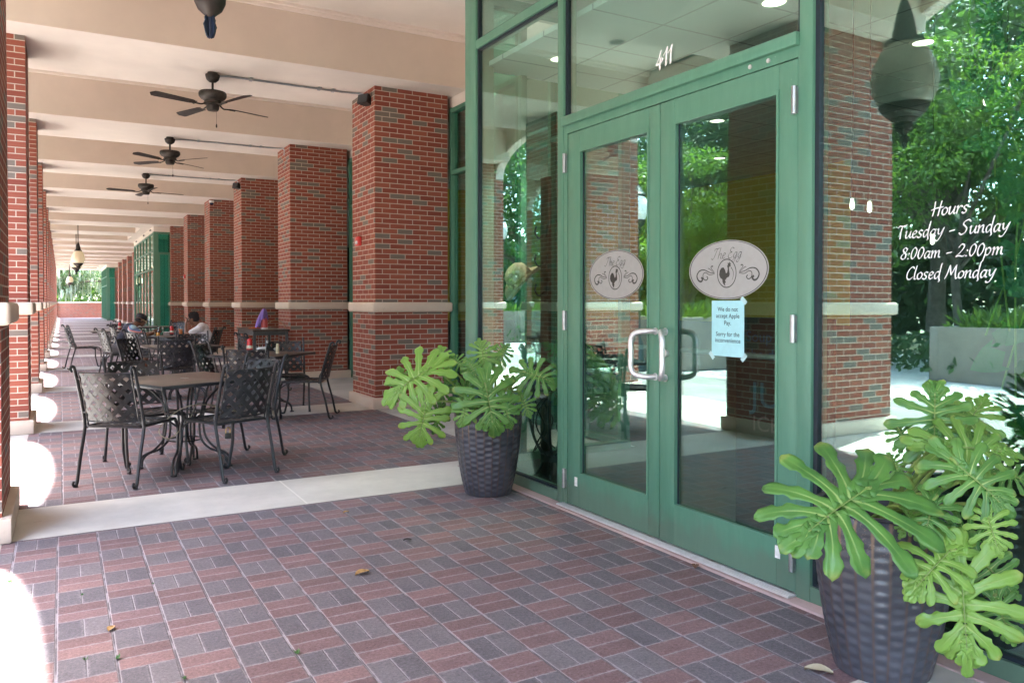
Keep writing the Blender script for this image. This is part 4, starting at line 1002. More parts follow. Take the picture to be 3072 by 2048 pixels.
# ================================================================== POTTED PLANTS
n = NT('glazed_pot'); u, v = n.uv(); o = n.objco()
rib = (u.fract() - .5).abs(); nz = n.noise(o, 34, 4, .7); nz2 = n.noise(o, 7, 4, .6)
edge = (rib + (nz - .5) * .16).step(.36, .48); topw = (v + (nz2 - .5) * 7.0).step(9.5, 13.5); sc_ = n.noise(o, 90, 4, .8)
c = n.mix(nz2.step(.3, .7), (.040, .043, .058), (.072, .075, .094)); c = n.mix(edge * .55, c, (.10, .055, .035)); c = n.mix(topw * edge * .9, c, (.23, .15, .10)); c = n.mix(topw * sc_.step(.55, .66) * .8, c, (.30, .22, .17))
c = n.mix(sc_.step(.66, .74) * .25, c, (.3, .28, .28))
n.bsdf(c, nz * .25 + .28, 0, n.bump(nz * .5 + sc_ * .3, .25, .004), .55, coat=.15); M['pot'] = n.m
def pot(par, H, r0, r1):
    NU, NR, rows, ribs = 192, 112, 15, 26; vs, fs, uv = [], [], []
    for i in range(NR + 1):
        t = i / NR; z = H * t; r = r0 + (r1 - r0) * (1 - (1 - t) ** 1.9) ** .9
        if t > .94: r *= 1 - .18 * ((t - .94) / .06) ** 2 * .35
        for k in range(NU):
            a = 2 * PI * k / NU; uu = a / (2 * PI) * ribs; vv = t * rows
            du = (uu % 1) - .5; st = .5 * (int(uu) % 2); dv = ((vv + st) % 1) - .5
            cup = (1 - min(1, (du / .5) ** 2)) * .0062 * (.55 + .45 * math.cos(2 * PI * dv)) * min(1, (1 - t) * 12, t * 14)
            rr = r - cup; vs.append((rr * math.cos(a), rr * math.sin(a), z)); uv.append((uu, vv))
    for i in range(NR):
        for k in range(NU): fs.append((i * NU + k, i * NU + (k + 1) % NU, (i + 1) * NU + (k + 1) % NU, (i + 1) * NU + k))
    b = MB(); b.add(vs, fs); nb = len(vs)
    rim = [(r1 * .94, H), (r1 * .985, H + .008), (r1 * .97, H + .014), (r1 * .88, H + .012), (r1 * .86, H - .02), (r1 * .80, H - .10)]
    o = b.build('pot', M['pot'], par, smooth=2); ul = o.data.uv_layers.new(name='UVMap')
    for poly in o.data.polygons:
        for li in poly.loop_indices:
            vi = o.data.loops[li].vertex_index; a, c_ = uv[vi]
            if a < 1 and any(uv[q][0] > ribs - 1.5 for q in poly.vertices): a += ribs
            ul.data[li].uv = (a, c_)
    b = MB(); b.lathe(rim, 64, cap=False); b.build('rim', plain('pot_rim', (.04, .038, .05), .35, 0, .5, .3, 30), par, smooth=True)
    b = MB(); b.lathe([(0, H - .07), (r1 * .83, H - .075)], 32, cap=False); b.build('soil', plain('potting_soil', (.03, .022, .016), .95, bump=.6), par)
PHILO = leaf_mat('philodendron_leaf', ((.075, .215, .050), (.125, .30, .060), (.27, .46, .08), (.42, .55, .20)), .30, .36, vein=True, spec=.5)
STALK = plain('leaf_stalk', (.20, .30, .07), .45)
def philo_leaf(par, hub, tip, nrm, width=1.0, seed=0, droop=.25, lobes=7, stalk_from=None):
    """deeply lobed leaf: midrib from hub to tip, rounded fingers on both sides"""
    r = random.Random(seed); hub, tip = Vector(hub), Vector(tip); yv = tip - hub; L = yv.length; yv.normalize()
    nrm = Vector(nrm); xv = yv.cross(nrm).normalized(); zv = xv.cross(yv)
    vs, fs, uvs = [], [], []; NR = 10; SP = 12
    plan = []
    for i in range(lobes):
        g = i / (lobes - 1)
        plan.append((L * (.03 + .74 * g ** 1.05), R(152) * (1 - g) ** 1.25 + R(24), L * width * (.36 + .19 * math.sin(PI * min(1, .12 + g * 1.0)) - .15 * g * g), L * (.088 - .026 * g) * (.45 + .45 * width)))
    jobs = [(sd_, *pl) for pl in plan for sd_ in (-1, 1)] + [(0, L * .74, 0.0, L * .34 * (width * .5 + .4), L * .062 * (.45 + .45 * width))]
    NS = 16; AC = (-1, -.55, 0, .55, 1)
    for side, m0, ang, ln, hw in jobs:
        ln *= r.uniform(.86, 1.10); ang += r.uniform(-.09, .09); bend = r.uniform(.05, .42); ph = r.uniform(0, 6.3); dz = r.uniform(-.6, 1.0)
        tl = [(r.uniform(.50, .62), r.uniform(.10, .42)), (r.uniform(.74, .84), r.uniform(.05, .34))]; tr_ = [(r.uniform(.50, .62), r.uniform(.10, .42)), (r.uniform(.74, .84), r.uniform(.05, .34))]
        px = 0.0; py_ = m0; rows_ = []
        for k in range(NS + 1):
            q = k / NS; a = ang - bend * q * (1 if side else 0) + (.10 * math.sin(ph) * q if not side else 0)
            sx = math.sin(a) * (side if side else 1); sy = math.cos(a)
            if k: px += sx * ln / NS; py_ += sy * ln / NS
            base = (1.14 - .52 * min(1, q / .30) if q < .30 else .62 + .34 * math.sin(PI * min(1, (q - .30) / .62) * .5)) * (1 if q < .84 else max(.02, 1 - ((q - .84) / .16) ** 2.4) ** .5)
            row = []
            for x in AC:
                tt = tl if x < 0 else tr_; w_ = hw * base * (1 + sum(h_ * math.exp(-((q - c_) / .055) ** 2) for c_, h_ in tt) - (.16 if .62 < q < .72 else 0) * abs(x))
                X_ = px + sy * x * w_ * (side if side else 1); Y_ = py_ - sx * x * w_ * (1 if side else 1) * (side if side else 1)
                rad = math.hypot(X_, Y_) / L
                Z_ = -droop * L * rad ** 2 * .5 - (.05 + .05 * dz) * L * q * q + .14 * w_ * abs(x) * (1 - q * .8) + .020 * L * math.sin(11 * q + ph) * x * q + .016 * L * math.sin(5 * q + ph * 2)* q - .03 * L * math.exp(-(X_ / (.07 * L)) ** 2)
                row.append(len(vs)); vs.append(hub + xv * X_ + yv * Y_ + zv * Z_); uvs.append((x * (.4 + .6 * q), q + .08))
            rows_.append(row)
        for k in range(NS):
            for j in range(len(AC) - 1):
                a_, b_, c_, d_ = rows_[k][j], rows_[k][j + 1], rows_[k + 1][j + 1], rows_[k + 1][j]
                fs.append((a_, b_, c_, d_) if side >= 0 else (a_, d_, c_, b_))
    mb = MB(); mb.add(vs, fs); o = mb.build('leaf', PHILO, par, smooth=2); ul = o.data.uv_layers.new(name='UVMap')
    for lp in o.data.loops: ul.data[lp.index].uv = uvs[lp.vertex_index]
    md = o.modifiers.new('s', 'SOLIDIFY'); md.thickness = .0008
    if stalk_from is not None:
        A = Vector(stalk_from); m1 = A.lerp(hub, .55) + Vector((0, 0, .10 * (hub - A).length)); back = hub - yv * .03 - zv * .02
        b = MB(); P = cr([A, m1, back, hub + zv * -.004], 6); mm = len(P); b.tube(P, [.0085 - .0035 * q / mm for q in range(mm)], 8); b.tube(cr([hub - zv * .006, hub + yv * L * .45 - zv * .05 * L * .6, hub + yv * L * .8 - zv * (droop * .36 * L)], 4), [.0028 - .0002 * q for q in range(9)], 6); b.build('stalk', STALK, o, smooth=True)
    return o
cw = Vector((math.sin(R(29.8055)), math.cos(R(29.8055)), -.0155)).normalized(); crt = cw.cross(Vector((0, 0, 1))).normalized(); cup_ = crt.cross(cw)
def at(u, v, d): return Vector((0, 0, CAMZ)) + cw * d + crt * ((u - 1536) / 2362.46 * d) + cup_ * ((942.06 - v) / 2362.46 * d)
def potted(label, loc, H, r0, r1, leaves, seed):
    t = thing('potted_plant', label, 'potted plant', loc, 0, 'potted plants beside the entrance doors'); pot(t, H, r0, r1); L = Vector(loc); r = random.Random(seed)
    for i, (hub, tip, up, wd, dr, st) in enumerate(leaves):
        h, e = at(*hub), at(*tip); view = (Vector((0, 0, CAMZ)) - h).normalized(); n_ = view * (1 - up) + Vector((0, 0, 1)) * up
        s0 = Vector((r.uniform(-.06, .06), r.uniform(-.06, .06), H - .06)) if st else None
        philo_leaf(t, h - L, e - L, n_, wd * 1.14, seed * 50 + i, dr, 8, s0)
    return t
potted('philodendron in a dark blue dimpled pot left of the entrance doors', (2.665, 5.0, .003), .60, .165, .245, [
    ((1285, 1106, 5.50), (1150, 1186, 5.42), .50, 1.25, .30, 1),
    ((1278, 1216, 5.38), (1252, 1335, 5.36), .20, 1.25, .25, 1),
    ((1458, 1160, 5.32), (1484, 1290, 5.22), .40, 1.30, .35, 1),
    ((1576, 1116, 5.50), (1668, 1140, 5.42), .35, 1.30, .45, 1),
    ((1452, 1088, 5.58), (1440, 1018, 5.66), .15, 1.30, .15, 1),
    ((1492, 1072, 5.62), (1528, 1028, 5.70), .25, 1.10, .2, 1),
    ((1385, 1098, 5.66), (1352, 1062, 5.72), .30, 1.15, .25, 1),
    ((1566, 1192, 5.45), (1590, 1246, 5.40), .20, 1.15, .3, 1),
    ((1340, 1150, 5.62), (1312, 1205, 5.60), .25, 1.15, .3, 1),
    ((1198, 1130, 5.66), (1178, 1222, 5.64), .10, .75, .2, 1),
    ((1400, 1165, 5.55), (1372, 1238, 5.50), .30, 1.1, .3, 1),
    ((1525, 1150, 5.65), (1545, 1205, 5.62), .30, 1.1, .3, 1),
    ((1318, 1232, 5.52), (1298, 1305, 5.55), .10, .8, .2, 1), ((1405, 1205, 5.32), (1378, 1275, 5.26), .30, 1.1, .35, 1), ((1512, 1205, 5.32), (1534, 1282, 5.28), .30, 1.1, .35, 1),
    ((1425, 1120, 5.50), (1402, 1075, 5.56), .25, 1.2, .2, 1), ((1335, 1085, 5.66), (1318, 1032, 5.74), .2, 1.0, .2, 1)], 1)
potted('large philodendron in a dark dimpled pot at the right edge, nearest the camera', (2.665, 1.86, .003), .60, .165, .245, [
    ((2600, 1462, 2.52), (2390, 1602, 2.38), .32, 1.42, .28, 1),
    ((2803, 1318, 2.72), (2806, 1138, 2.80), .20, 1.15, .12, 1),
    ((2884, 1222, 2.98), (3040, 1180, 3.02), .45, 1.05, .30, 1),
    ((2826, 1336, 2.64), (3060, 1345, 2.58), .40, 1.10, .25, 1),
    ((2874, 1392, 2.50), (3040, 1530, 2.40), .35, 1.20, .30, 1),
    ((2850, 1650, 2.44), (2730, 1770, 2.38), .25, 1.00, .45, 1),
    ((2884, 1716, 2.42), (2906, 2010, 2.34), .15, 1.05, .15, 1),
    ((2856, 1582, 2.58), (3030, 1640, 2.50), .40, .95, .35, 1),
    ((2925, 1662, 2.52), (3070, 1800, 2.46), .25, .90, .30, 1),
    ((2700, 1420, 2.78), (2660, 1350, 2.86), .25, .9, .2, 1),
    ((2990, 1420, 2.74), (3120, 1440, 2.70), .4, 1.0, .3, 1),
    ((2960, 1300, 2.90), (3090, 1270, 2.94), .4, 1.0, .3, 1),
    ((2740, 1540, 2.62), (2700, 1600, 2.58), .35, .9, .4, 1), ((2800, 1500, 2.52), (2770, 1620, 2.46), .35, 1.1, .4, 1), ((2960, 1540, 2.44), (3000, 1660, 2.38), .3, 1.1, .35, 1),
    ((2890, 1290, 2.80), (2960, 1180, 2.84), .3, 1.1, .2, 1), ((2985, 1790, 2.46), (3040, 1930, 2.40), .2, 1.0, .3, 1), ((2720, 1330, 2.80), (2680, 1255, 2.86), .3, 1.0, .2, 1)], 2)
# ================================================================== CEILING FIXTURES
def fan(label, x, y, rot, src=[None]):
    if src[0] is not None: return dup(src[0], label, (x, y, 4.116), rot)
    t = thing('ceiling_fan', label, 'ceiling fan', (x, y, 4.116), rot, 'bronze ceiling fans under the beams'); src[0] = t
    b = MB(); b.lathe([(0, 0), (.058, 0), (.060, -.022), (.083, -.026), (.083, -.045), (.070, -.085), (.040, -.112), (.02, -.118), (0, -.118)], 28, cap=False); b.build('canopy', M['bronze'], t, smooth=True)
    b = MB(); b.tube([(0, 0, -.11), (0, 0, -.225)], .013, 12); b.lathe([(.013, -.20), (.026, -.212), (.026, -.228), (0, -.228)], 16, cap=False); b.build('rod', M['bronze'], t, smooth=True)
    b = MB(); b.lathe([(0, -.222), (.10, -.222), (.150, -.232), (.160, -.250), (.158, -.285), (.135, -.315), (.100, -.335), (.095, -.352), (.105, -.358), (.105, -.375), (.075, -.385), (.072, -.43), (.060, -.452), (0, -.455)], 32, cap=False); b.build('motor', M['bronze'], t, smooth=True)
    b = MB(); b.tube([(.03, -.03, -.45), (.03, -.03, -.61)], .0018, 5); b.lathe([(0, -.605), (.007, -.615), (.010, -.640), (.006, -.655), (0, -.657)], 10, M=Matrix.Translation((.03, -.03, 0)), cap=False); b.build('pull_chain', M['bronze'], t, smooth=True)
    for i in range(4):
        a = 2 * PI * i / 4; Mx = Matrix.Rotation(a, 4, 'Z') @ Matrix.Translation((0, 0, -.392)) @ Matrix.Rotation(R(12), 4, 'X')
        b = MB(); P = []
        for q in range(15):
            tt = q / 14; x = .24 + .53 * tt; w_ = (.044 + .022 * tt) * (1 if tt < .86 else (1 - ((tt - .86) / .14) ** 2.2) ** .5 if tt < 1 else .05) * (1 if tt > .06 else .75); P.append((x, w_))
        poly = [(x, w_) for x, w_ in P] + [(x, -w_) for x, w_ in reversed(P)]
        b.prism(poly, -.0035, .0035, lambda a_, c_, d: Mx @ Vector((a_, c_, d))); bl = b.build('blade', M['bronze'], t)
        b = MB(); b.tube(cr([Mx @ Vector((.085, 0, .022)), Mx @ Vector((.15, .012, -.012)), Mx @ Vector((.20, 0, -.010)), Mx @ Vector((.30, 0, -.008))], 5), .009, 8); b.tube([Mx @ Vector((.22, .035, -.006)), Mx @ Vector((.30, 0, -.007)), Mx @ Vector((.22, -.035, -.006))], .007, 6); b.build('blade_arm', M['bronze'], bl, smooth=True)
    return t
fan('weathered bronze ceiling fan nearest the camera, wired to the broad pillar', 1.60, 10.02, R(22))
fan('bronze ceiling fan between the nearest and the farthest fan', 1.60, 14.285, R(40)); fan('smallest and farthest bronze ceiling fan', 1.60, 18.55, R(8))
for i, (y, lab) in enumerate(((10.02, 'grey conduit on the ceiling from the nearest fan to the broad pillar'), (14.285, 'grey conduit on the ceiling from the middle fan to the second right pillar'), (18.55, 'grey conduit on the ceiling from the farthest fan to the third right pillar'))):
    b = MB()
    for dy, zz in ((0, 4.10), (.022, 4.10)): b.tube(cr([(1.67, y + dy * .3, 4.085), (1.78, y + dy, zz), (2.0, y + dy, zz), (3.2, y + dy, zz), (3.46, y + dy - .05, zz - .008), (3.472, y + dy - .06, 3.98)], 4), .009, 8)
    for x in (2.05, 2.9, 3.08): b.box(x - .018, x + .018, y - .035, y + .055, 4.088, 4.1155)
    tag(b.build('conduit', M['steel'], None, smooth=True), lab, 'conduit', 'conduits feeding the ceiling fans')
LAMPG = NT('glowing_globe'); oc = LAMPG.objco(); spx = LAMPG.n('ShaderNodeSeparateXYZ'); LAMPG.t.links.new(oc, spx.inputs[0])
bs = LAMPG.n('ShaderNodeBsdfPrincipled'); bs.inputs['Base Color'].default_value = (.82, .72, .54, 1); bs.inputs['Roughness'].default_value = .3; bs.inputs['Emission Color'].default_value = (1, .74, .40, 1)
hz = (S(LAMPG.t, spx.outputs[2]) + 1.15).abs(); gl_ = hz.step(.20, .02) * .085 + .012; LAMPG.t.links.new(gl_.o, bs.inputs['Emission Strength']); LAMPG.t.links.new(bs.outputs[0], LAMPG.out.inputs[0]); LAMPG = LAMPG.m
def pendant(label, x, y, src=[None]):
    if src[0] is not None: return dup(src[0], label, (x, y, 4.775))
    t = thing('pendant_lamp', label, 'pendant lamp', (x, y, 4.775), 0, 'globe pendant lamps hanging by the glass bays'); src[0] = t; z = lambda a: a - 4.055
    b = MB(); b.tube([(0, 0, 0), (0, 0, z(2.83))], .014, 10); b.lathe([(0, 0), (.075, 0), (.07, -.03), (.02, -.05), (0, -.05)], 20, cap=False); b.build('rod', M['bronze'], t, smooth=True)
    Z = lambda a: a - 4.775
    b = MB(); b.lathe([(.014, Z(3.60)), (.028, Z(3.56)), (.045, Z(3.50)), (.062, Z(3.44)), (.080, Z(3.34)), (.086, Z(3.30)), (.128, Z(3.285)), (.134, Z(3.262)), (.10, Z(3.258))], 28); b.build('cap', M['bronze'], t, smooth=True)
    b = MB(); b.lathe([(.118, Z(3.257)), (.165, Z(3.20)), (.212, Z(3.10)), (.232, Z(3.0)), (.222, Z(2.91)), (.19, Z(2.84)), (.165, Z(2.812))], 36); b.build('globe', LAMPG, t, smooth=True)
    b = MB(); b.lathe([(.172, Z(2.8115)), (.172, Z(2.795)), (.15, Z(2.76)), (.115, Z(2.725)), (.095, Z(2.715)), (.090, Z(2.70)), (.066, Z(2.68)), (.064, Z(2.655)), (.050, Z(2.625)), (.022, Z(2.600)), (.018, Z(2.592)), (0, Z(2.592))], 32, cap=False); b.build('bowl', M['bronze'], t, smooth=True)
    b = MB(); b.tube([(0, 0, Z(2.60)), (0, 0, Z(2.505))], [.012, .006], 10)
    for i in range(4):
        a = PI / 2 * i + .5; ca, sa = math.cos(a), math.sin(a)
        prof = [(.006, 2.594), (.022, 2.598), (.028, 2.588), (.026, 2.576), (.034, 2.558), (.030, 2.548), (.026, 2.530), (.018, 2.510), (.006, 2.503)]
        b.prism(prof, -.0025, .0025, lambda p_, q_, d: (p_ * ca - d * sa, p_ * sa + d * ca, Z(q_)))
    b.build('finial', plain('blue_black_finial', (.02, .028, .055), .35, .3), t, smooth=True)
    return t
dimg = plain('unlit_globe', (.60, .62, .55), .25)
pn_ = pendant('weathered pendant lamp whose scrolled finial hangs into the top of the picture', .566, 3.60); 
pf_ = None
for o_ in list(C.objects):
    if o_.name.startswith('globe') and o_.parent and o_.parent.name.startswith('pendant_lamp'): o_.data = o_.data.copy(); o_.data.materials[0] = dimg; gnear = o_
pendant('lit globe pendant lamp, nearest of the far lamps above the far walkway', .572, 33.4); pendant('lit globe pendant lamp half hidden behind a nearer lamp', .572, 37.66)
pendant('smallest and farthest globe pendant lamp before the far trees', .592, 67.4); pendant('pendant lamp by the last glass bay, hidden behind the smallest lamp', .592, 71.7)
t = thing('recessed_light', 'round recessed can light in the ceiling panel left of the fans, mirrored above the door', 'ceiling light', (-.404, 8.31, 4.775))
b = MB(); b.lathe([(.085, -.001), (.105, -.001), (.105, -.008), (.085, -.008), (.08, -.001)], 28, cap=False); b.build('trim', M['steel'], t, smooth=True)
b = MB(); b.lathe([(0, -.0015), (.084, -.0015)], 28, cap=False); b.build('reflector', plain('dark_reflector', (.10, .09, .07), .4), t)
def speaker(label, loc, rz):
    t = thing('wall_speaker', label, 'speaker', loc, rz, 'black loudspeakers on the right pillars')
    Mx = Matrix.Rotation(R(-12), 4, 'X')
    b = MB(); v = [(-.085, -.06, -.06), (.085, -.06, -.06), (.055, .06, -.05), (-.055, .06, -.05), (-.085, -.06, .06), (.085, -.06, .06), (.055, .06, .05), (-.055, .06, .05)]
    b.add(v, [(3, 2, 1, 0), (4, 5, 6, 7), (0, 1, 5, 4), (1, 2, 6, 5), (2, 3, 7, 6), (3, 0, 4, 7)], Mx); b.build('speaker_box', M['black'], t)
    b = MB(); b.box(-.078, .078, -.064, -.0601, -.053, .053, M=Mx); b.build('grille', plain('grille', (.045, .045, .047), .7), t)
    b = MB(); b.tube([(0, .05, 0), (.0, .12, .0)], .012, 8); b.tube([(0.062, 0, 0), (.078, 0, 0)], .022, 16, M=Mx); b.build('bracket', M['black'], t, smooth=True); return t
speaker('black loudspeaker at the top of the broad pillar beside the conduit', (3.42, 9.76, 3.96), R(-62))
speaker('smaller looking black loudspeaker at the top of the third right pillar', (3.42, py(3) + .14, 3.94), R(-62))
t = thing('security_camera', 'white dome security camera at the top of the fourth right pillar', 'security camera', (3.52, py(4) - .06, 4.02))
b = MB(); b.lathe([(0, .06), (.06, .06), (.068, .03), (.06, 0), (0, 0)], 20, cap=False); b.build('housing', M['white'], t, smooth=True)
b = MB(); b.ball((0, 0, -.012), .052, n=18, m=10); b.build('dome', plain('blue_black_dome', (.01, .015, .05), .1), t, smooth=True)
ALR = plain('alarm_red', (.62, .05, .045), .4)
def alarm(label, y, src=[None], x=3.48, z=2.18):
    if src[0] is not None: return dup(src[0], label, (x, y, z))
    t = thing('fire_alarm', label, 'fire alarm', (x, y, z), 0, 'red fire alarm strobes'); src[0] = t
    b = MB(); b.box(-.052, 0, -.0625, .0625, -.062, .062, .008); b.build('alarm_box', ALR, t, smooth=True)
    b = MB(); b.ball((-.052, -.012, -.018), .022, .030, .026, 16, 10); b.build('strobe', plain('strobe_lens', (.75, .78, .80), .1), t, smooth=True)
    b = MB(); b.box(-.030, 0, .064, .15, -.055, .055, .006); b.build('back_box', plain('faded_pink_red', (.55, .20, .20), .5), t, smooth=True); return t
alarm('red fire alarm strobe on the left face of the broad pillar', 10.16); alarm('small red fire alarm strobe on the fifth right pillar', py(5) + .55); alarm('tiny red fire alarm strobe on the far pillars before the last bay', py(13) + .4)
for i, y in enumerate((32.0, 34.6, 38.2)):
    t = thing('spotlight', 'tiny dark spotlight on the fascia of the halfway bay, %s from the camera' % ORD[i], 'spotlight', (2.935, y, 4.02), 0, 'spotlights on the halfway bay')
    b = MB(); b.tube([(0, 0, 0), (-.05, 0, 0)], .012, 8); b.tube([(-.04, 0, .02), (-.06, -.02, -.03)], [.016, .022], 12); b.build('lamp_head', M['black'], t, smooth=True)
for o_ in list(C.objects):
    if o_.name.startswith('globe') and o_.parent and o_.parent.name.startswith('pendant_lamp') and o_.parent.location.y > 20: o_.data = o_.data.copy(); o_.data.materials[0] = LAMPG
# ================================================================== LETTERING AND DECALS ON THE GLASS
GL = {
'H': (.72, [[(.16, -.02), (.20, .45), (.16, .95)], [(.56, -.02), (.58, .45), (.62, .97)], [(.0, .40), (.3, .50), (.8, .56)]]),
'o': (.42, [[(.22, .50), (.05, .36), (.06, .10), (.20, .0), (.36, .14), (.38, .38), (.22, .50), (.14, .44)]]),
'u': (.50, [[(.0, .44), (.08, .50), (.07, .2), (.12, .02), (.24, .06), (.38, .30), (.42, .50)], [(.42, .50), (.40, .12), (.48, .02), (.55, .08)]]),
'r': (.38, [[(.0, .44), (.08, .50), (.08, .0)], [(.08, .28), (.20, .46), (.32, .50), (.38, .42)]]),
's': (.36, [[(.34, .46), (.20, .51), (.08, .42), (.12, .30), (.26, .20), (.26, .06), (.12, -.01), (.0, .06)]]),
'T': (.60, [[(.32, .93), (.27, .5), (.30, -.02)], [(.0, .82), (.1, .94), (.35, .90), (.64, .97)]]),
'e': (.40, [[(.06, .24), (.26, .30), (.34, .42), (.22, .51), (.07, .36), (.08, .10), (.20, .0), (.38, .10)]]),
'd': (.48, [[(.36, .46), (.18, .50), (.04, .30), (.08, .05), (.20, .02), (.36, .28)], [(.40, 1.08), (.37, .5), (.38, .10), (.46, -.14), (.40, -.22)]]),
'a': (.46, [[(.36, .46), (.18, .50), (.04, .28), (.08, .04), (.20, .02), (.35, .28), (.38, .50)], [(.38, .48), (.36, .10), (.46, .02)]]),
'y': (.50, [[(.0, .46), (.08, .50), (.10, .22), (.20, .12), (.34, .28), (.44, .52)], [(.46, .56), (.36, .10), (.20, -.28), (.02, -.34), (-.04, -.26)]]),
'S': (.60, [[(.62, .84), (.46, .97), (.22, .88), (.14, .70), (.30, .54), (.44, .36), (.36, .10), (.12, -.02), (-.04, .10)]]),
'n': (.50, [[(.0, .44), (.08, .50), (.07, .0)], [(.08, .26), (.22, .46), (.36, .48), (.37, .10), (.48, .02)]]),
'm': (.76, [[(.0, .44), (.08, .50), (.07, .0)], [(.08, .26), (.20, .46), (.32, .48), (.33, .02)], [(.34, .26), (.46, .46), (.58, .48), (.60, .10), (.72, .02)]]),
'p': (.46, [[(.04, .50), (.06, .1), (.0, -.40)], [(.06, .34), (.22, .52), (.38, .38), (.32, .10), (.16, .0), (.07, .10)]]),
'C': (.54, [[(.56, .78), (.42, .92), (.20, .78), (.06, .40), (.14, .06), (.34, .0), (.54, .16)]]),
'l': (.22, [[(.12, .98), (.07, .4), (.10, .04), (.22, .04)]]),
'M': (.86, [[(.0, .0), (.10, .3), (.20, .92)], [(.20, .92), (.38, .30), (.42, .30)], [(.42, .30), (.66, .94)], [(.66, .94), (.70, .3), (.80, -.02), (.90, .06)]]),
'-': (.46, [[(.06, .28), (.40, .34)]]), ' ': (.26, []), ':': (.20, [[(.08, .06), (.12, .0)], [(.10, .44), (.14, .38)]]),
'8': (.46, [[(.40, .74), (.26, .86), (.10, .74), (.16, .56), (.36, .36), (.36, .10), (.18, .0), (.02, .14), (.10, .34), (.34, .56), (.42, .76)]]),
'0': (.50, [[(.28, .84), (.10, .66), (.06, .24), (.20, .0), (.38, .20), (.44, .62), (.28, .84)]]),
'2': (.54, [[(.06, .66), (.20, .86), (.40, .80), (.40, .58), (.20, .26), (-.02, .02), (.2, .06), (.42, .0), (.56, .08)]]),
'4': (.56, [[(.36, .95), (.20, .55), (.0, .30), (.24, .26), (.52, .36), (.50, .48)], [(.38, .58), (.30, .20), (.32, -.08)]]),
'1': (.34, [[(.02, .66), (.20, .80), (.30, .97), (.24, .5), (.24, .0)]]),
'h': (.48, [[(.14, 1.0), (.08, .5), (.06, .0)], [(.07, .24), (.22, .46), (.36, .44), (.36, .08), (.48, .02)]]),
'E': (.58, [[(.56, .84), (.36, .96), (.16, .82), (.22, .60), (.40, .54)], [(.40, .54), (.14, .46), (.02, .22), (.14, .02), (.36, .0), (.56, .16)]]),
'g': (.48, [[(.38, .46), (.20, .50), (.05, .30), (.10, .06), (.22, .04), (.36, .30), (.40, .50)], [(.40, .48), (.34, -.10), (.18, -.36), (.0, -.30), (.10, -.14), (.44, .08)]]),
'Q': (.66, [[(.12, .74), (.18, .90), (.44, .92), (.72, .98)], [(.44, .92), (.34, .50), (.22, .10), (.06, -.04), (-.06, .06)]]),
}
def ink(b, text, f, size, nib=.095, slant=.22, ang=R(40), thick=.0006, kern=.05, center=True):
    """broad-pen lettering; f(a, b, d) places writing coordinates on the glass"""
    w_ = sum(GL[c][0] + kern for c in text) - kern; x = -w_ / 2 if center else 0
    nx, ny = math.cos(ang) * nib / 2, math.sin(ang) * nib / 2; px, py_ = -math.sin(ang) * nib * .17, math.cos(ang) * nib * .17
    for ch in text:
        W, strokes = GL[ch]
        for st in strokes:
            P = cr([(a + b_ * slant + x, b_, 0) for a, b_ in st], 5) if len(st) > 2 else [Vector((a + b_ * slant + x, b_, 0)) for a, b_ in st]
            for i in range(len(P) - 1):
                A, B_ = P[i], P[i + 1]; q = []
                for p_ in (A, B_):
                    for s1 in (-1, 1):
                        for s2 in (-1, 1): q.append((p_.x + s1 * nx + s2 * px, p_.y + s1 * ny + s2 * py_))
                q = sorted(set(q)); lo, up = [], []
                cross = lambda o_, a_, b_: (a_[0] - o_[0]) * (b_[1] - o_[1]) - (a_[1] - o_[1]) * (b_[0] - o_[0])
                for p_ in q:
                    while len(lo) >= 2 and cross(lo[-2], lo[-1], p_) <= 0: lo.pop()
                    lo.append(p_)
                for p_ in reversed(q):
                    while len(up) >= 2 and cross(up[-2], up[-1], p_) <= 0: up.pop()
                    up.append(p_)
                hull = lo[:-1] + up[:-1]; dd = thick * (1 + .25 * ((i * 7 + int(x * 13)) % 5))
                if len(hull) > 2: b.add([f(a * size, c_ * size, dd) for a, c_ in hull], [tuple(range(len(hull)))])
        x += W + kern
VINYL = plain('white_vinyl', (.86, .86, .86), .5)
def on_glass(yc, zc, x, tilt=0.0):              # writing runs toward the camera side (decreasing Y)
    return lambda a, b_, d: (x - d, yc - a * math.cos(tilt) + b_ * math.sin(tilt), zc + b_ * math.cos(tilt) + a * math.sin(tilt))
b = MB(); XG = GX - .001
ink(b, 'Hours', on_glass(1.800, 1.708, XG), .056); ink(b, 'Tuesday - Sunday', on_glass(1.797, 1.628, XG), .0545)
ink(b, '8:00am - 2:00pm', on_glass(1.797, 1.544, XG), .0535); ink(b, 'Closed Monday', on_glass(1.800, 1.462, XG), .054)
b.build('hours_lettering', VINYL, sf)
b = MB(); ink(b, '411', on_glass(3.452, 2.702, XG, R(4)), .098, nib=.15, slant=.12); b.build('street_number', VINYL, sf)
CREAM = plain('cream_vinyl', (.335, .335, .32), .6, var=.03); INKC = plain('dark_ink', (.035, .034, .030), .6)
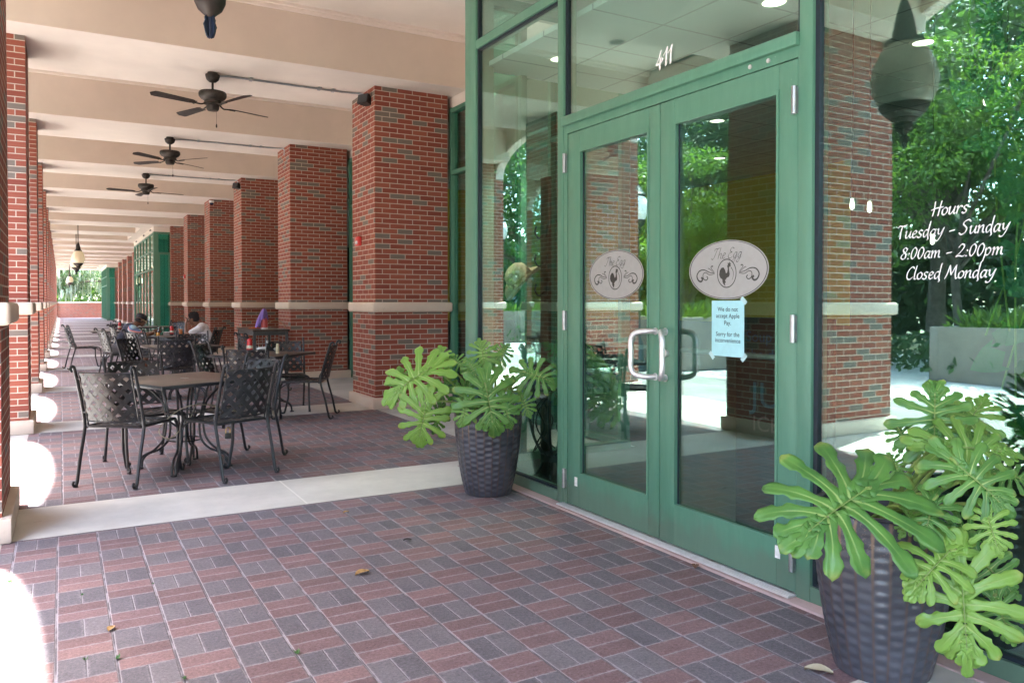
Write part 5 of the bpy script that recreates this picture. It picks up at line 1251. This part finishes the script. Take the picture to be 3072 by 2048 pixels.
def oval(par, yc, zc, ry, rz, x):
    f = lambda a, b_, d: (x - d, yc - a, zc + b_); b = MB(); n_ = 64
    ring = lambda s_, d: [f(ry * s_ * math.cos(2 * PI * i / n_), rz * s_ * math.sin(2 * PI * i / n_), d) for i in range(n_)]
    b.mat(0).add(ring(1, .0006), [tuple(range(n_))])
    def loop(s0, s1, d, cx=0, cz=0, ay=ry, az=rz):
        P = [f(cx + ay * s0 * math.cos(2 * PI * i / n_), cz + az * s0 * math.sin(2 * PI * i / n_), d) for i in range(n_)] + [f(cx + ay * s1 * math.cos(2 * PI * i / n_), cz + az * s1 * math.sin(2 * PI * i / n_), d) for i in range(n_)]
        b.add(P, [(i, (i + 1) % n_, n_ + (i + 1) % n_, n_ + i) for i in range(n_)])
    b.mat(1); loop(.955, .975, .0011)
    k = ry / .2755; loop(.93, 1.0, .0012, 0, -.018 * k, .067 * k, .074 * k)
    g2 = on_glass(yc - .0, zc + .058 * k, x - .0006); tmp = MB(); tmp.cur = 1
    ink(tmp, 'Qhe', lambda a, c_, d: g2(a - .058 * k, c_, d), .056 * k, nib=.060, slant=.30); ink(tmp, 'Egg', lambda a, c_, d: g2(a + .052 * k, c_, d), .056 * k, nib=.060, slant=.30)
    b.cur = 1; base = len(b.v); b.v += tmp.v; b.f += [tuple(i + base for i in q) for q in tmp.f]; b.mi += [1] * len(tmp.f)
    cz = -.018 * k
    hen = [(-.020, .030), (-.034, .030), (-.048, .016), (-.052, -.006), (-.044, -.022), (-.030, -.030), (-.028, -.044), (-.020, -.056), (-.008, -.064), (-.012, -.050), (-.004, -.046), (-.010, -.036), (.002, -.022), (.016, -.018), (.022, -.006), (.018, .012), (.016, .030), (.024, .036), (.030, .032), (.026, .044), (.030, .052), (.022, .050), (.020, .060), (.014, .050), (.006, .054), (.010, .044), (.004, .038), (.008, .022), (.004, .004), (-.004, .0), (-.010, .016)]
    b.add([f(a * k, c_ * k + cz, .0016) for a, c_ in hen], [tuple(range(len(hen)))])
    def rib(pts, w0, w1, d=.0014):
        P = cr(pts, 6); m = len(P); q = []
        for i in range(m):
            t_ = (P[min(i + 1, m - 1)] - P[max(0, i - 1)]).normalized(); nn_ = Vector((-t_.y, t_.x, 0)); w_ = (w0 + (w1 - w0) * i / (m - 1)) * .5
            q.append(((P[i] + nn_ * w_) * k, (P[i] - nn_ * w_) * k))
        for i in range(m - 1): b.add([f(c_.x, c_.y + cz, d + .0001 * (i % 3)) for c_ in (q[i][0], q[i][1], q[i + 1][1], q[i + 1][0])], [(0, 1, 2, 3)])
    rib([(.030, .030, 0), (.044, .010, 0), (.046, -.014, 0), (.038, -.034, 0)], .004, .002)
    for s1 in (-1, 1):
        V = lambda *l: [(s1 * a, c_, 0) for a, c_ in l]
        rib(V((.085, .004), (.12, .008), (.16, .022), (.195, .018), (.215, -.006), (.205, -.030), (.185, -.038), (.172, -.026), (.182, -.016)), .003, .012)
        rib(V((.085, .000), (.12, -.004), (.150, .008), (.168, .000), (.166, -.022), (.148, -.032), (.134, -.022), (.142, -.012)), .003, .006)
        rib(V((.086, .008), (.110, .030), (.106, .040), (.096, .038)), .002, .007); rib(V((.090, .006), (.120, .026), (.132, .030)), .002, .004)
    o = b.build('oval_decal', [CREAM, INKC], par); return o
oval(dl, 3.893, 1.538, .2745, .152, FX + .0275); oval(dr, 2.957, 1.536, .2775, .152, FX + .0275)
# taped paper notice
t = thing('paper_notice', 'pale blue paper notice taped to the glass below the right door oval', 'notice', (FX + .0275, 2.949, 1.235))
b = MB(); b.box(-.0012, -.0004, -.113, .113, -.143, .143); b.build('paper', plain('blue_paper', (.36, .66, .70), .7, var=.03), t)
def text(par, body, size, y, z, x, mat, name='text'):
    cu = bpy.data.curves.new(name, 'FONT'); cu.body = body; cu.size = size; cu.align_x = 'CENTER'; cu.align_y = 'CENTER'; cu.offset = .0004
    o = bpy.data.objects.new(name, cu); C.objects.link(o); o.matrix_world = Matrix(((0, 0, -1, x), (-1, 0, 0, y), (0, 1, 0, z), (0, 0, 0, 1)))
    dg = bpy.context.evaluated_depsgraph_get(); me = bpy.data.meshes.new_from_object(o.evaluated_get(dg)); o2 = bpy.data.objects.new(name, me); me.materials.clear(); me.materials.append(mat)
    o2.matrix_world = o.matrix_world.copy(); C.objects.link(o2); bpy.data.objects.remove(o); o2.parent = par; return o2
INKB = plain('print_ink', (.02, .04, .05), .6)
for i, (s_, z) in enumerate((('We do not', .098), ('accept Apple', .064), ('Pay.', .028), ('Sorry for the', -.030), ('inconvenience', -.062))): text(t, s_, .031, 0, z, -.0016, INKB, 'printed_line')
b = MB()
for y, z, a in ((.112, -.143, .8), (-.112, -.143, -.8), (-.110, .143, .7)): 
    Mx = Matrix.Translation((0, y, z)) @ Matrix.Rotation(a, 4, 'X'); b.box(-.0017, -.0014, -.022, .022, -.011, .011, M=Mx)
b.build('tape', plain('clear_tape', (.45, .66, .66), .2), t)
# ================================================================== INSIDE THE GLASS
BULBS = ((4.3, 3.226, 1.976), (4.3, 3.104, 1.946), (4.0, 2.14, 2.411), (4.2, 2.352, 2.423), (5.0, 3.14, 1.778))
DL = NT('downlight_glow'); DL.bsdf((.9, .85, .7), .5, emit=(1, .86, .60), estr=.35); DL = DL.m
for i, (x, y) in enumerate(((6.07, 6.21), (7.67, 7.80), (3.99, 3.58), (5.57, 3.58), (3.45, 5.253), (5.57, 1.4), (4.0, 1.2), (7.2, 3.4))):  # the strong narrow one is added, out of sight, to brighten the fedora
    t = thing('downlight', 'lit round downlight in the tiled ceiling inside the restaurant', 'downlight', (x, y, 3.299), 0, 'lit downlights inside the restaurant')
    b = MB(); b.lathe([(0, -.004), (.075, -.004)], 28, cap=False); b.build('lens', DL, t)
    ld = bpy.data.lights.new('downlight_lamp', 'SPOT'); ld.spot_size = R(75 if (x, y) == (3.45, 5.253) else 150); ld.spot_blend = .6; ld.energy = 14.0 if (x, y) == (3.45, 5.253) else .6; ld.color = (1, .88, .70); ld.shadow_soft_size = 0; lo_ = bpy.data.objects.new('downlight_lamp', ld); C.objects.link(lo_); lo_.parent = t; lo_.location = (0, 0, -.02)
    b = MB(); b.lathe([(.0755, -.001), (.0755, -.009), (.098, -.004), (.100, -.001)], 28, cap=False); b.build('trim', M['white'], t, smooth=True)
BULB = NT('bulb_glow'); BULB.bsdf((1, .9, .7), .4, emit=(1, .85, .62), estr=.5); BULB = BULB.m
for i, (x, y, z) in enumerate(BULBS):
    t = thing('hanging_bulb', 'small glowing bulb pendant hanging inside the restaurant', 'pendant lamp', (x, y, z), 0, 'glowing bulb pendants inside the restaurant')
    b = MB(); b.lathe([(0, -.030), (.011, -.022), (.014, -.006), (.011, .022), (.008, .04), (0, .04)], 14, cap=False); b.build('bulb', BULB, t, smooth=True)
    b = MB(); b.tube([(0, 0, .041), (0, 0, .09)], .014, 10); b.tube([(0, 0, .09), (0, 0, 3.295 - z)], .003, 5); b.lathe([(0, 3.297 - z), (.06, 3.297 - z), (.055, 3.27 - z), (0, 3.268 - z)], 16, cap=False); b.build('cord', M['black'], t, smooth=True)
# fedora on a hook rack behind the narrow pane
hx, hy_, hz_ = 3.18, 5.40, 1.54
n = NT('tan_felt'); o_ = n.objco(); sp_ = n.n('ShaderNodeSeparateXYZ'); n.t.links.new(o_, sp_.inputs[0]); zz = S(n.t, sp_.outputs[2])
n.bsdf(n.mix((zz.gt(.012)) * (zz.lt(.034)), n.mix(n.noise(o_, 60, 4), (.46, .32, .21), (.56, .41, .28)), (.36, .23, .14)), .9)
t = thing('fedora_hat', 'tan fedora hat hanging inside the narrow pane left of the doors', 'hat', (hx, hy_, hz_)); t.rotation_euler = Vector((-.67, .09, .70)).to_track_quat('Z', 'Y').to_euler(); t.scale = (1.2, 1.2, 1.2)
b = MB(); vs, fs = [], []; nn = 40; prof = [(1.62, -.012), (1.55, .012), (1.35, .004), (1.12, .0), (1.0, .006), (.97, .03), (.92, .07), (.86, .098), (.70, .112), (.45, .106), (.15, .098), (.01, .097)]
for i, (q, z) in enumerate(prof):
    for k in range(nn):
        a = 2 * PI * k / nn; rx, ry_ = .078 * q, .097 * q; zz_ = z + (.022 * math.cos(2 * a) if q > 1.3 else 0) - (.022 * math.exp(-(math.cos(a) * q / .25) ** 2) if z > .09 else 0) - (.018 * max(0, -math.sin(a)) if .6 < q < .95 and z > .06 else 0)
        vs.append((rx * math.cos(a), ry_ * math.sin(a), zz_))
for i in range(len(prof) - 1):
    for k in range(nn): fs.append((i * nn + k, i * nn + (k + 1) % nn, (i + 1) * nn + (k + 1) % nn, (i + 1) * nn + k))
b.add(vs, fs); hob = b.build('felt', n.m, t, smooth=2); md = hob.modifiers.new('s', 'SOLIDIFY'); md.thickness = .003
t = thing('coat_rack', 'dark coat rack board with curved hooks behind the fedora', 'coat rack', (3.30, 5.25, 0))
b = MB(); b.box(0, .03, -.06, .06, 0, 2.35, .004); b.build('rack_post', WOOD, t, smooth=True)
for z in (1.45, 1.68, 1.90):
    b = MB(); b.tube(cr([(0, 0, z), (-.05, 0, z - .03), (-.085, 0, z + .01), (-.075, 0, z + .06)], 5), .007, 8); b.tube(cr([(0, -.02, z), (-.03, -.07, z - .03), (-.04, -.10, z + .02), (-.035, -.10, z + .07)], 5), .007, 8); b.build('hook', M['iron'], t, smooth=True)
# scrolled iron plant stand
t = thing('plant_stand', 'black scrolled iron stand inside the narrow pane left of the doors', 'stand', (3.27, 5.05, .004))
b = MB(); b.lathe([(0, .70), (.155, .70), (.155, .725), (0, .725)], 28, cap=False); b.lathe([(0, .16), (.11, .16), (.11, .21), (0, .21)], 24, cap=False); b.build('shelf', M['iron'], t, smooth=True)
for i in range(4):
    a = PI / 4 + PI / 2 * i; ca, sa = math.cos(a), math.sin(a); b = MB()
    b.tube(cr([(r_ * ca, r_ * sa, z) for r_, z in ((.15, .70), (.20, .60), (.20, .48), (.16, .32), (.10, .20), (.11, .10), (.18, .02), (.23, .006))], 5), .011, 8)
    b.tube(cr([(.165 * math.cos(a + q), .165 * math.sin(a + q), z) for q, z in ((.2, .68), (.9, .56), (1.3, .44), (.9, .32), (.2, .22))], 5), .006, 6); b.tube(cr([(.165 * math.cos(a + q), .165 * math.sin(a + q), z) for q, z in ((1.4, .68), (.7, .56), (.3, .44), (.7, .32), (1.4, .22))], 5), .006, 6)
    b.build('leg', M['iron'], t, smooth=True)
# chalkboard sign behind the right door
t = thing('chalkboard_sign', 'standing black chalkboard with coloured chalk writing behind the right door', 'sign', (3.42, 3.00, .004), R(8))
b = MB(); b.box(.0, .03, -.30, .30, .02, 1.28, .004); b.build('board', plain('chalkboard', (.012, .013, .014), .8), t)
for s_, z, sz, c_ in (('Soup of', 1.17, .085, (.02, .09, .20)), ('the day', 1.07, .085, (.02, .09, .20)), ('JU', .84, .20, (.05, .14, .20)), ('ICE', .68, .12, (.22, .12, .13))):
    text(t, s_, sz, .10, z, -.003, plain('chalk_' + s_[:2].strip().lower(), c_, .9), 'chalk_line')
b = MB(); f = lambda a, c_, d: (GX + .012 + d, 2.60 - a, 1.335 + c_); P_ = [f(.11 * math.cos(2 * PI * i / 40), .075 * math.sin(2 * PI * i / 40), .0) for i in range(40)]; b.add(P_, [tuple(range(40))])
# wire basket and inside counter seen low through the glass
t = thing('counter', 'low dark counter inside the big right pane', 'counter', (3.62, 1.25, .004))
b = MB(); b.box(-.28, .28, -1.05, .95, .70, .74, .006); b.build('counter_top', M['black'], t, smooth=True)
for y in (-.95, .85):
    b = MB(); b.box(-.22, .22, y - .03, y + .03, 0, .699); b.build('leg', M['black'], t)
# leafy vine inside the big pane
VINE = leaf_mat('vine_leaf', ((.03, .16, .07), (.05, .22, .10), (.04, .12, .07)), .3, .4)
r = random.Random(17)
t = thing('ivy_vine', 'large leafy vine hanging inside behind the opening hours', 'plant', (3.22, 1.35, 0)); bs_, bl_ = MB(), MB()
for s_ in range(11):
    y = r.uniform(-.75, .52); P_ = cr([(r.uniform(-.05, .1), y + r.uniform(-.1, .1), 3.25), (r.uniform(-.1, .1), y + r.uniform(-.15, .15), 2.5), (r.uniform(-.1, .1), y + r.uniform(-.2, .2), 1.8), (r.uniform(-.1, .1), y + r.uniform(-.2, .2), r.uniform(.85, 1.5))], 7)
    bs_.tube(P_, .004, 5)
    for q in range(16):
        c_ = P_[r.randrange(2, len(P_))] + rvec(r) * .06; d_ = Vector((r.uniform(-.5, .3), r.uniform(-1, 1), r.uniform(-1, .3))).normalized(); nrm_ = Vector((-1, r.uniform(-.5, .5), r.uniform(-.2, .6))); sd_ = d_.cross(nrm_).normalized(); L_ = r.uniform(.09, .17)
        pl = [(0, 0), (.25, .30), (.10, .48), (.45, .40), (.75, .22), (1, 0), (.75, -.22), (.45, -.40), (.10, -.48), (.25, -.30)]
        bl_.add([c_ + d_ * (a * L_) + sd_ * (e * L_ * .8) for a, e in pl], [tuple(range(10))])
bs_.build('stem', STALK, t, smooth=True); bl_.build('foliage', VINE, t)
# ================================================================== SMALL THINGS ON THE GROUND
DRY = plain('dry_leaf', (.42, .25, .09), .8, var=.3)
def dry(label, u, v, L, rz, col=DRY):
    d_ = (at(u, v, 1) - Vector((0, 0, CAMZ))); k_ = -CAMZ / d_.z; p_ = Vector((0, 0, CAMZ)) + d_ * k_
    b = MB(); vs, fs = [], []
    for i in range(8):
        q = i / 7; w_ = .28 * math.sin(PI * min(1, q * .96 + .02)) ** .8
        for j in (-1, 0, 1): vs.append((L * (q - .5), L * w_ * j, .004 + L * .10 * abs(j) + L * .10 * math.sin(PI * q)))
    for i in range(7):
        for j in range(2): fs.append((i * 3 + j, i * 3 + 3 + j, i * 3 + 4 + j, i * 3 + 1 + j))
    b.add(vs, fs); o = b.build('dry_leaf', col, None, smooth=2); o.location = p_; o.rotation_euler = (0, 0, rz); tag(o, label, 'leaf', 'dry leaves on the brick walk')
dry('tan dry leaf lying in the middle of the near brick walk', 1087, 1722, .085, .3); dry('small yellow dry leaf near the left of the near brick walk', 333, 1889, .055, 1.2)
dry('torn pale leaf beside the foot of the right pot', 2456, 2018, .10, 2.2, plain('pale_dead_leaf', (.45, .40, .28), .8)); dry('dark curled leaf on a grey paver in mid walk', 1222, 1622, .05, 0, plain('dark_leaf', (.03, .025, .025), .8)); dry('small brown leaf against the pink curb by the right door', 2086, 1702, .07, .8, plain('brown_leaf', (.16, .08, .05), .8))
dry('tiny orange leaf near the first concrete strip', 1038, 1538, .05, .5)
WEED = leaf_mat('weed_leaf', ((.03, .10, .02), (.045, .13, .025), (.035, .11, .02)), .2, .5)
def weed(label, u, v, sc, seed):
    d_ = (at(u, v, 1) - Vector((0, 0, CAMZ))); p_ = Vector((0, 0, CAMZ)) + d_ * (-CAMZ / d_.z); r_ = random.Random(seed); b = MB()
    for i in range(9):
        a = r_.uniform(0, 2 * PI); leaf_quad(b, Vector((0, 0, .001)), Vector((math.cos(a), math.sin(a), r_.uniform(.3, 1.1))), Vector((0, 0, 1)), sc * r_.uniform(.4, .8), sc * .13)
    o = b.build('weed', WEED, None); o.location = p_; tag(o, label, 'weed', 'weeds in the paver joints')
for lab, u, v, s_, sd_ in (('green weed in a joint at the lower left of the walk', 352, 1977, .035, 1), ('small weed in the joint between the lower left pavers', 257, 1980, .025, 2), ('green weed in a joint at the bottom middle of the walk', 892, 1962, .035, 3), ('weed at the bottom edge of the walk, left of the middle', 553, 2037, .03, 4), ('tiny weed just inside the shade near the left edge', 247, 1785, .02, 5), ('tiny weed at a joint below the first concrete strip', 459, 1752, .02, 6), ('weed by the sunlit patch at the left edge', 30, 1746, .03, 7)): weed(lab, u, v, s_, sd_)
